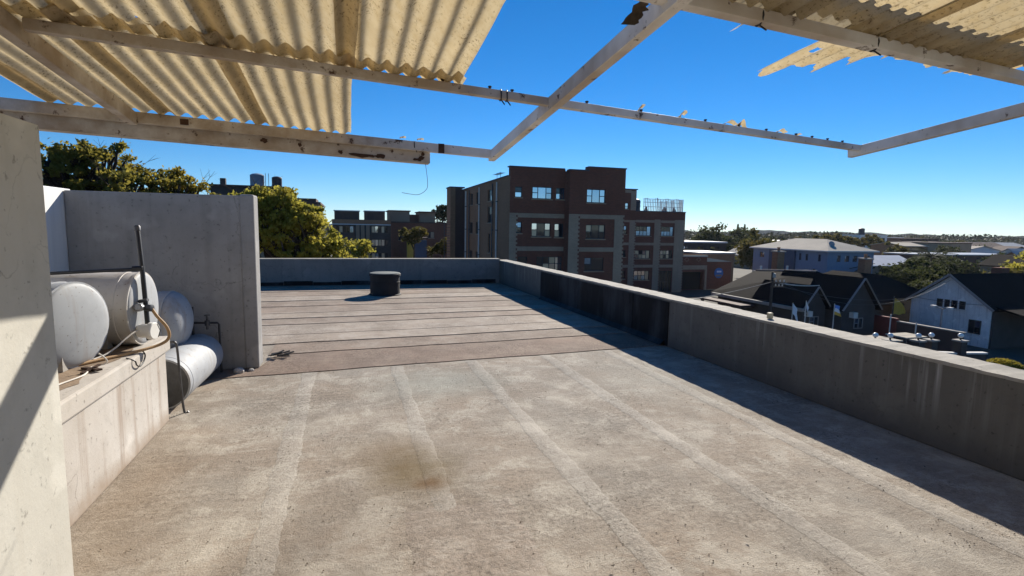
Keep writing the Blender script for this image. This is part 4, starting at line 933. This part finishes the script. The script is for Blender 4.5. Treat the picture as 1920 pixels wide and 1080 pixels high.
for x in (50.4, 54.6): MB().box(x, 55.9, GZ, x + .3, 55.99, -2.5).build('post', 'offwhite', gf)
# blue building
hx = [(64.4, 65.6, -2.1, -1.2), (62.8, 63.3, -2.2, -1.15), (61.6, 62.1, -2.2, -1.2), (70.2, 71.2, -2.2, -1.3), (60.2, 60.7, -4.6, -3.3), (67.5, 69, -5, -3.5), (59.4, 59.9, -2.2, -1.2)]
hy = [(65.6, 66.3, -2.2, -1.25), (67.0, 67.9, -2.2, -1.3), (68.5, 69.4, -2.2, -1.3), (70.9, 71.7, -2.2, -1.3), (66, 67, -4.8, -3.6), (70.6, 71.6, -4.8, -3.6)]
bl = hip_house('blue_building', 'two storey pale blue building with a cream hipped tin roof', 'building', 63.9, 72.4, 58.3, 72.6, -.62, .95, 'bluewall', 'tinroof', .45, None, hx, hy, 'white')
for h in hx: window(bl, 'x', 63.9, h, C2, [DK, BL, DK], 'bluedark')
for h in hy: window(bl, 'y', 58.3, h, C2, [DK, BL], 'bluedark')
MB().box(63.55, 62.9 + .9, GZ, 63.895, 68.8, -.8).build('recess_panel', 'bluedark', bl)
MB().bar((68, 58.2, -3.1), (72.6, 58.2, -2.4), .1, .1).build('stair_rail', 'black', bl); MB().bar((67, 58.0, -4.6), (70, 58.0, -3.1), .5, .18).build('stair', 'darkwall', bl)
dsh = MB().lathe((66.4, 60.1, .25), (-.4, -1, .5), [(0, .06), (.05, .3), (.12, .42)], 16).build('dish_aerial', 'greyroof', bl)
# dark house with two gables
dh = thing('dark_house', 'dark tile roofed house with two steep pale edged gables facing us', 'house', (36, 34, GZ))
MB().box(32.3, 31.5, GZ, 41.5, 40.8, -3.76, 't').build('wall', 'darkwall', dh)
hv = [(31.6, 30.9, -3.75), (42.2, 30.9, -3.75), (42.2, 41.6, -3.75), (31.6, 41.0, -3.75), (36.5, 34.2, -1.32), (36.6, 41.0, -1.75)]
MB().add(hv, [(0, 1, 4), (1, 2, 5, 4), (2, 3, 5), (3, 0, 4, 5), (3, 2, 1, 0)]).build('roof', 'tile', dh)
MB().bar(hv[4], hv[5], .22, .12).build('ridge_cap', 'timber', dh)
for nm, xm, hw, yf, yb, ze, zr in (('gable', 35.9, 1.75, 29.4, 37, -3.65, -1.42), ('gable', 33.0, 1.25, 30.6, 36, -3.75, -2.12)):
    w2 = MB().box(xm - hw + .15, yf + .3, GZ, xm + hw - .15, yb, ze, 't'); w2.add([(xm - hw + .15, yf + .3, ze), (xm + hw - .15, yf + .3, ze), (xm, yf + .3, zr - .1)], [(0, 1, 2)]); gw = w2.build('gable_wall', 'darkwall', dh)
    m = MB(); vs = [(xm - hw - .1, yf, ze - .1), (xm, yf, zr), (xm + hw + .1, yf, ze - .1), (xm + hw + .1, yf, ze - .22), (xm, yf, zr - .13), (xm - hw - .1, yf, ze - .22)]; vs += [(a, yb, c) for a, b, c in vs]
    m.add(vs, [(0, 1, 4, 5), (1, 2, 3, 4), (11, 10, 7, 6), (10, 9, 8, 7)] + [(i, (i + 1) % 6, 6 + (i + 1) % 6, 6 + i) for i in range(6)]); g = m.build('gable_roof', 'tile', dh)
    for s in (-1, 1): MB().bar((xm + s * (hw + .12), yf - .03, ze - .14), (xm, yf - .03, zr - .03), .05, .14, (0, 1, 0)).build('barge_board', 'timber', g)
    hw2 = .42; window(dh, 'y', yf + .13, (xm - hw2, xm + hw2, -5.2, -4.4), C2, [DK, BL], 'timber', d=.09)
    MB().box(xm - .9, yf - .1, -4.35, xm - .5, yf + .28, -3.95).build('air_conditioner', 'offwhite', gw)
MB().box(31.35, 30.4, -3.95, 31.6, 40.5, -3.72).build('gutter', 'concrete', dh)
MB().box(29.9, 35, -4.25, 31.3, 40.2, -4.1).build('porch_roof', 'brownroof', dh)
for y in (35.1, 37.5, 39.9): MB().box(29.95, y, GZ, 30.15, y + .2, -4.26).build('porch_post', 'darkwall', dh)
for x, y, zt in ((38.9, 41.0, -.1), (45.0, 37.0, -.55)):
    c = MB().box(x, y, -3.6, x + .8, y + .7, zt).build('chimney', 'brownbrick', dh); MB().box(x - .1, y - .1, zt, x + .9, y + .8, zt + .12).build('chimney_cap', 'concrete', c)
    MB().lathe((x + .4, y + .35, zt + .12), (0, 0, 1), [(0, .14), (.28, .12), (.3, .17), (.36, .15)], 10).build('chimney_pot', 'brownbrick', c)
# annex carrying the second chimney
MB().box(41.6, 32.8, GZ, 47.5, 42, -3.4, 't').build('annex_wall', 'darkwall', dh)
MB().add([(41.2, 32.4, -3.5), (48, 32.4, -3.5), (48, 42.4, -3.5), (41.2, 42.4, -3.5), (44.6, 35, -1.75), (44.6, 40, -1.75)], [(0, 1, 4), (1, 2, 5, 4), (2, 3, 5), (3, 0, 4, 5), (3, 2, 1, 0)]).build('annex_roof', 'tile', dh)
# white gabled house
wt = gable_house('white_house', 'white gabled house with four small dark windows in a row', 'house', 43.3, 55, 25.65, 31.3, -3.2, -1.1, 'x', 'houseplaster', 'tile', .28, .13, barge='timber')
for a, b in ((28.92, 29.34), (28.43, 28.78), (27.9, 28.3), (27.35, 27.75)):
    window(wt, 'x', 43.3, (a, b, -3.66, -3.06), C1, [DK], 'darkwall', d=-.05)
    MB().box(43.2, a - .05, -3.74, 43.3, b + .05, -3.665).build('window_sill', 'offwhite', wt)
MB().box(43.22, 30.2, -5.6, 43.3, 31.0, -3.9).build  
window(wt, 'x', 43.3, (26.2, 27.0, -5.3, -4.3), C2, [DK, BL], 'darkwall', d=-.05)
MB().box(50, 29.2, -2.6, 50.8, 30.0, -.75).build('chimney', 'redbrick', wt)
MB().prism([(43.6, 25.62, -3.2), (43.6, 23.3, -3.72), (43.6, 23.3, -3.84), (43.6, 25.62, -3.32)], (11.4, 0, 0)).build('veranda_roof', 'tile', wt); MB().box(43.35, 25.5, GZ, 55, 25.64, -3.3).build('veranda_shade_panel', 'darkwall', wt)  # dark panel over the white side wall paints in the veranda's shade
for x in (45.6, 48.4, 51.2): MB().box(x, 23.4, GZ, x + .22, 23.62, -3.8).build('veranda_post', 'white', wt)
# brown yard wall and poles
yw = thing('yard_wall', 'brown brick yard wall in front of the white house', 'wall', (40, 28, GZ))
MB().box(38.3, 28.6, GZ, 38.5, 31.4, -4.35).build('wall', 'red', yw); MB().box(38.3, 24.2, GZ, 38.5, 28.55, -4.6).build('wall', 'brownroof', yw); MB().box(38.25, 24.1, -4.6, 38.55, 28.56, -4.52).build('coping', 'concrete', yw)
for i, (x, y, zt, lb) in enumerate(((36.9, 28.0, -3.9, 'thin pale pole by the yellow banner'), (37.2, 26.4, -4.2, 'thin pale pole in the middle of the brown yard wall'), (47.0, 24.0, -3.6, 'slender pole at the right corner of the white house'))):
    tag(MB().tube([(x, y, GZ), (x, y, zt)], .04, 6).build('pole', 'offwhite'), lb, 'pole')
yb_ = thing('banner', 'yellow tilted banner beside the white house', 'banner', (41.5, 31, GZ))
MB().tube([(40.5, 30.6, GZ), (40.5, 30.6, -3.0)], .04, 6).build('pole', 'steel', yb_)
m = MB(); vs = []
for k in range(7):
    u = k / 6; vs += [(40.52 + 1.3 * u, 30.6 + .05 * math.sin(u * 6), -3.15 - 1.0 * u * u - .1 * u), (40.52 + 1.3 * u, 30.62, -4.45 + .05 * math.sin(u * 9))]
m.add(vs, [(2 * i, 2 * i + 1, 2 * i + 3, 2 * i + 2) for i in range(6)]); m.build('cloth', 'yellow', yb_)
# yard lamp post
lp = thing('lamp_post', 'galvanised lamp post with two heads before the white house wall', 'lamp post', (40.3, 26.9, GZ))
sm(MB().tube([(40.3, 26.9, GZ), (40.3, 26.9, -3.4)], .06, 8).build('pole', 'galv', lp))
for s in (-1, 1): MB().bar((40.3, 26.9, -3.45), (40.2, 26.9 + s * .45, -3.3), .08, .06).build('arm', 'galv', lp); MB().box(40.05, 26.9 + s * .55 - .15, -3.4, 40.35, 26.9 + s * .55 + .15, -3.25).build('lamp_head', 'pvc', lp)
# gate piers with globe lamps
gp = [(29.31, 23.04, 'leftmost'), (30.1, 22.75, 'second from left'), (31.78, 22.35, 'middle'), (32.75, 22.3, 'second from right'), (34.4, 21.79, 'rightmost')]
for x, y, wd in gp:
    g = thing('gate_pier', 'dark gate pier with a white globe lamp, %s of the five' % wd, 'gate pier', (x, y, GZ), 'globe lamp piers of the yard')
    MB().box(x - .24, y - .24, GZ, x + .24, y + .24, -4.45).build('pier', 'darkwall', g); MB().box(x - .30, y - .30, -4.45, x + .30, y + .30, -4.36).build('cap', 'concrete', g)
    MB().tube([(x, y, -4.36), (x, y, -4.2)], .05, 8).build('stem', 'black', g)
    sm(MB().lathe((x, y, -4.24), (0, 0, 1), [(.28 * (1 - math.cos(k * math.pi / 10)) / 2, .15 * math.sin(k * math.pi / 10)) for k in range(11)], 14).build('globe', 'globe', g))
yv = thing('front_wall', 'dark low yard wall with pale copings joining the globe lamp piers', 'wall', (32, 22.3, GZ))
for (a, b) in zip(gp, gp[1:]):
    if b[2] == 'middle': continue
    p, q = Vector((a[0] + .3, a[1], 0)), Vector((b[0] - .3, b[1], 0))
    MB().bar((p.x, p.y, GZ + .5), (q.x, q.y, GZ + .5), .2, 1.0).build('panel', 'darkwall', yv); MB().bar((p.x, p.y, GZ + 1.06), (q.x, q.y, GZ + 1.06), .34, .09).build('coping', 'offwhite', yv)
p, q = Vector((34.7, 21.7, 0)), Vector((36.0, 21.4, 0)); MB().bar((p.x, p.y, GZ + .5), (q.x, q.y, GZ + .5), .2, 1.0).build('panel', 'darkwall', yv); MB().bar((p.x, p.y, GZ + 1.06), (q.x, q.y, GZ + 1.06), .34, .09).build('coping', 'offwhite', yv)
for (x0, x1, y0, y1, z, lb) in ((31.0, 32.3, 23.6, 25.4, -4.75, 'small white flat shade canopy left of the middle globe lamp'), (33.4, 35.2, 24.2, 25.6, -4.75, 'wide white flat shade canopy behind the globe lamps')):
    s_ = thing('shade_canopy', lb, 'canopy', ((x0 + x1) / 2, (y0 + y1) / 2, GZ), 'white shade canopies in the yard')
    MB().box(x0, y0, z, x1, y1, z + .07).build('top', 'tinroof', s_)
    for x in (x0 + .05, x1 - .12):
        for y in (y0 + .05, y1 - .12): MB().box(x, y, GZ, x + .07, y + .07, z).build('leg', 'steel', s_)
# flags
def flag(x, y, zt, W, H, mats, droop, label):
    t = thing('flag', label, 'flag', (x, y, GZ), 'flags in front of the dark house')
    sm(MB().tube([(x, y, GZ), (x, y, zt)], [.035, .025], 8).build('pole', 'offwhite', t))
    n = len(mats)
    for j, mt in enumerate(mats):
        vs = []; K_ = 10
        for k in range(K_ + 1):
            u = k / K_; dx = W * u * (1 - .5 * droop); dz = -droop * H * 1.1 * u ** 1.2
            for e in (j / n, (j + 1) / n): vs.append((x + .03 + dx + .05 * math.sin(e * 5 + u * 3), y + .09 * math.sin(u * 8 + e * 2) * u, zt - .06 - H * e + dz))
        sm(MB().add(vs, [(2 * i, 2 * i + 1, 2 * i + 3, 2 * i + 2) for i in range(K_)]).build('stripe' if n > 1 else 'cloth', mt, t), 80)
flag(28.0, 27.9, -2.85, .75, .62, ['flagwhite'], .9, 'drooping white flag nearest the utility pole')
flag(29.2, 28.0, -2.75, .45, .6, ['flagwhite', 'darkwall'], 1.1, 'limp dark and white flag in front of the first gable')
flag(31.2, 27.6, -2.95, .62, .66, ['flagblue', 'flagwhite', 'yellow'], .25, 'blue white and yellow striped flag flying between the gables')
# utility pole and wires
up = thing('utility_pole', 'dark timber utility pole with crossarms and overhead wires', 'utility pole', (24.4, 26, GZ))
sm(MB().tube([(24.4, 26, GZ), (24.4, 26, -.62)], [.10, .075], 10).build('pole', 'pole', up))
for z, L in ((-1.25, .75), (-1.5, .55)):
    MB().bar((24.4 - .1, 25.95, z), (24.4 + L, 25.6, z), .07, .08).build('crossarm', 'pole', up)
    for k in range(3): sm(MB().lathe((24.55 + k * .22 * L / .75, 25.87 - k * .09, z + .04), (0, 0, 1), [(0, .03), (.05, .04), (.07, .025), (.11, .035), (.13, .01)], 8).build('insulator', 'offwhite', up))
MB().box(24.3, 25.85, -.95, 24.5, 25.9, -.7).build('bracket', 'galv', up)
def wire(p, q, sag, r, nm='wire'):
    p, q = Vector(p), Vector(q); pts = [p.lerp(q, k / 14) - Vector((0, 0, sag * 4 * (k / 14) * (1 - k / 14))) for k in range(15)]
    MB().tube(pts, r, 5).build(nm, 'pvc' if r > .025 else 'black', up)
wire((24.4, 25.95, -1.2), (13.0, 20.5, -1.55), .12, .022); wire((24.6, 25.85, -1.25), (33.0, 30.6, -2.05), .1, .03); wire((24.8, 25.8, -1.45), (43.2, 31.0, -3.2), .5, .014); wire((24.9, 25.8, -1.25), (43.2, 28.5, -1.6), 1.6, .012)
wire((43.2, 31.1, -3.15), (43.2, 25.7, -3.1), .12, .014)

# vegetation on the right
random.seed(9)
def blobtree(x, y, zt, rx, mat, label, group=None, n=70, per=30, leaf=.3, lowz=None, nm='tree', spread=.5):
    h = zt - GZ; rzv = min(rx * .85, h * .38); zc = zt - rzv; bl = [(x, y, zc, rx * .7, rx * .7, rzv, 2)]
    for k in range(5):
        a = k * 1.256 + x; bl.append((x + rx * .55 * math.cos(a), y + rx * .55 * math.sin(a), zc - rzv * (.25 + .3 * random.random()), rx * .5, rx * .5, rzv * .62, 1.2))
    return tree(nm, label, (x, y), bl, n, per, leaf, mat, max(.1, rx * .07), spread * rx / 2.2, group, twigs=24)
blobtree(69.5, 78, 2.0, 3.6, 'leafmid', 'round yellow green tree beside the blue building', n=130, per=40, leaf=.3)
blobtree(100, 130, 3.3, 6.0, 'leafdark', 'wide olive tree just right of the brick wing on the skyline', n=130, per=40, leaf=.55)
blobtree(110, 131, 2.4, 4.8, 'leafdark', 'dark rounded tree left of the two pointed firs', n=90, per=40, leaf=.5)
blobtree(119, 138, 3.0, 4.5, 'leafdark', 'dark tree right behind the round tree by the blue building', n=90, per=40, leaf=.5)
for x, lb in ((149.0, 'left of two dark pointed firs on the skyline'), (152.3, 'right of two dark pointed firs on the skyline')):
    t = thing('fir_tree', lb, 'tree', (x + 1, 180, GZ)); P = []
    for k in range(1500):
        u = RNG.uniform() ** .8; r = (1 - u) * 1.5 * RNG.uniform(.3, 1); a = RNG.uniform(0, 6.28); P.append((x + 1 + r * math.cos(a), 180 + r * math.sin(a), -3 + 7.9 * u))
    quadmesh('crown', leaves(np.array(P), .4), 'leafdark', t); MB().tube([(x + 1, 180, GZ), (x + 1, 180, 4)], [.3, .05], 6).build('trunk', 'bark', t)
tree('shrub_tree', 'orange tinged row of treetops behind the cream hipped roof', (146, 130), [(140 + 5 * k, 130, -.3 + .5 * math.sin(k * 2), 3.6, 3, 1.6, 1) for k in range(5)], 120, 36, .5, 'leafmid', .25, .7, twigs=20)
blobtree(71.0, 52, -2.0, 3.6, 'leafdark', 'dark bushy tree behind the second gable', n=120, per=42, leaf=.26)
blobtree(67.0, 45.5, -2.9, 2.6, 'leafdark', 'dark low tree left of the white house roof', n=90, per=42, leaf=.24)
blobtree(61.5, 42, -3.0, 2.4, 'leafdark', 'dark shrub filling the gap left of the white gable', n=90, per=42, leaf=.22)
blobtree(78.0, 56, -1.6, 3.2, 'leafdark', 'dark tree crowding the left side of the palm', n=110, per=42, leaf=.28)
blobtree(92.0, 60, -2.2, 3.0, 'leafdark', 'dark tree crowding the right side of the palm', n=100, per=42, leaf=.28)
fan_palm('dark feathery palm behind the white house', (86.5, 60), -1.6, 4.2, 34, .3)
blobtree(66.5, 37.6, -1.2, 3.4, 'leafmid', 'yellow green leafy tree at the right edge beyond the white house', n=150, per=46, leaf=.24)
blobtree(74.5, 40.5, .4, 3.0, 'leafgreen', 'bright treetop touching the right edge of the view', n=90, per=46, leaf=.24)
blobtree(58.0, 31.5, -3.9, 1.6, 'leafmid', 'low green bush beside the veranda of the white house', n=60, per=40, leaf=.18)
hg = thing('round_hedge', 'low yellow clipped hedge beyond the right parapet', 'hedge', (36.8, 21.0, GZ))
d = RNG.normal(size=(2600, 3)); d /= np.linalg.norm(d, axis=1)[:, None]; d[:, 2] = abs(d[:, 2])
quadmesh('foliage', leaves(np.array((36.8, 20.9, -5.85)) + d * np.array((.95, .8, .38)) * RNG.uniform(.8, 1.05, (2600, 1)), .1), 'hedge', hg)
MB().lathe((36.8, 20.9, GZ), (0, 0, 1), [(0, .7), (.3, .8), (.55, .5)], 10).build('stem', 'bark', hg)

# far roofs and blocks
F_ = flat_block
wb = F_('white_block', 'distant white block with a dark rooftop tank right of the hipped roof', 'building', 178.6, 192, 150, 160, 1.4, 'white', 'white', rows=[(179.6, 181.6, -2.8, -.8), (188.4, 191, -3, -1), (183.5, 186, -.5, .6), (188.4, 191, -.4, .6)], pm=('glassdark', 'glassblue'))
sm(MB().lathe((180.5, 151, 1.65), (0, 0, 1), [(0, 1.0), (2.2, 1.0), (2.5, .3)], 14).build('roof_tank', 'plastictank', wb))
F_('white_block', 'tiny distant white tower between the white block and the brown roofs', 'building', 222.6, 226.7, 170, 174, .6, 'white', 'white', rows=[(223.3, 225.5, -1.6, -.4)])
F_('brown_block', 'distant dark brown flat topped block on the skyline', 'building', 202, 222, 152, 165, .4, 'brownroof', 'brownroof', rows=[(205, 208, -2, -.8), (212, 215, -2, -.8)])
F_('tan_block', 'distant tan walled block with flat roof', 'building', 159.4, 177, 112, 124, -.4, 'tanwall', 'brownroof', rows=[(164, 165.4, -1.8, -.9)])
gable_house('pale_roof_shed', 'distant shed with a bright pale tin roof', 'shed', 150, 159, 112, 122, -1.2, -.3, 'x', 'brownbrick', 'tinroof')
lr = F_('long_building', 'long dark building with a pale flat roof edge behind the white house', 'building', 121, 152, 85, 95, -2.6, 'brownroof', 'galv', rows=[(136.5, 144.8, -4.4, -3.0), (148, 150, -4.4, -3.2)], pm=('glassblue', 'glassdark'))
gable_house('white_roof_house', 'house with a bright white tile roof left of the palm', 'house', 98, 111, 80, 88, -4.2, -2.5, 'x', 'tanwall', 'white')
gable_house('white_hall', 'distant white roofed hall near the right edge', 'hall', 187, 203, 120, 132, -2.6, -1.3, 'y', 'white', 'tinroof')
gable_house('grey_hall', 'distant long grey roofed hall near the right edge', 'hall', 268, 300, 165, 180, -2.8, -.8, 'x', 'tanwall', 'greyroof')
gable_house('grey_hall', 'distant brown grey roof left of the long grey hall', 'hall', 236, 258, 150, 160, -2.4, -.6, 'x', 'brownbrick', 'brownroof')
rs = ['tinroof', 'brownroof', 'greyroof', 'tile']; nm_ = ['pale', 'brown', 'grey', 'black']
k = 0
for (x, y) in ((86, 100), (130, 150), (141, 165), (120, 108), (132, 118), (160, 190), (190, 205), (205, 185), (240, 220), (225, 130), (170, 95), (185, 100), (215, 112), (255, 135), (128, 70), (112, 62), (150, 74), (260, 190), (300, 230), (100, 98)):
    w_ = 8 + (k * 37 % 5); gable_house('far_house', 'small far house with a %s roof among the treetops' % nm_[k % 4], 'house', x, x + w_, y, y + 7, GZ + 2.9, GZ + 4.7 + .2 * (k % 3), 'x' if k % 3 else 'y', ['tanwall', 'offwhite', 'brownbrick'][k % 3], rs[k % 4], group='far houses with %s roofs' % nm_[k % 4]); k += 1
for k in range(44):
    y = 95 + 6 * k * .75; x = y * (0.72 + .95 * ((k * .618) % 1)); s = 2.2 + 1.8 * ((k * .37) % 1)
    blobtree(x, y, -2.6 + 3.2 * ((k * .77) % 1) + y / 200, s, ('leafdark', 'leafmid', 'leafdark')[k % 3], ('dark green', 'olive', 'dark green')[k % 3] + ' far tree among the distant roofs', ('dark', 'olive', 'dark')[k % 3] + ' trees among the far roofs', n=34, per=26, leaf=.55, nm='far_tree', spread=.6)
for k, (x, y, zt, r) in enumerate(((98, 70, -1.8, 3.0), (113, 76, -1.4, 3.2), (101, 53, -2.2, 2.8), (110, 58, -2.0, 3.0), (121, 66, -1.6, 3.2), (133, 78, -1.2, 3.4), (84, 46, -2.6, 2.6), (92, 45, -2.2, 2.8), (150, 101, -.8, 3.6), (80, 70, -2.4, 2.8), (90, 84, -1.0, 3.4), (178, 118, -.4, 3.8))):
    blobtree(x, y, zt, r, 'leafdark', 'dark green far tree among the distant roofs', 'dark trees among the far roofs', n=60, per=32, leaf=.36, nm='far_tree', spread=.6)
# far wooded belt and hills
P = []
for k in range(30000):
    y = RNG.uniform(280, 700); x = y * RNG.uniform(-1.2, 2.6); c = math.sin(x * .05) * math.sin(y * .04 + x * .013)
    P.append((x, y, GZ + RNG.uniform(0, 1) ** .7 * (7.0 + 3.0 * c)))
tag(quadmesh('far_woods', leaves(np.array(P), 1.7), 'leaffar'), 'far belt of woods along the skyline', 'woods', kind='stuff')
m = MB(); n = 260; vs = []
for k in range(n + 1):
    a = R(-60) + R(150) * k / n; h = 5 + 3.5 * wob(a * 9, 2) + 2 * wob(a * 31, 1) + 1.5 * wob(a * 90, 4)
    for r, z in ((900, GZ - 1), (1150, GZ + 2 + h * .7), (1300, GZ + 6 + h), (1500, GZ - 1)): vs.append((r * math.sin(a), r * math.cos(a), z))
m.add(vs, [(4 * i + j, 4 * i + 4 + j, 4 * i + 5 + j, 4 * i + 1 + j) for i in range(n) for j in range(3)])
tag(m.build('hills', 'hill'), kind='structure')

# the dry winter air: one even volume round everything
hz = MB().box(-1950, -1950, GZ - 1.2, 1950, 1950, 30).build('haze', 'tile'); hz.data.materials.clear()
hm = bpy.data.materials.new('haze_air'); hm.use_nodes = True; hn = hm.node_tree.nodes; hn.remove(hn['Principled BSDF'])
pv = hn.new('ShaderNodeVolumePrincipled'); pv.inputs['Color'].default_value = (.86, .91, 1, 1); pv.inputs['Density'].default_value = .00007; pv.inputs['Anisotropy'].default_value = .3
hm.node_tree.links.new(pv.outputs[0], hn['Material Output'].inputs['Volume']); hz.data.materials.append(hm)
tag(hz, 'thin pale haze in the far air', 'haze', kind='stuff')
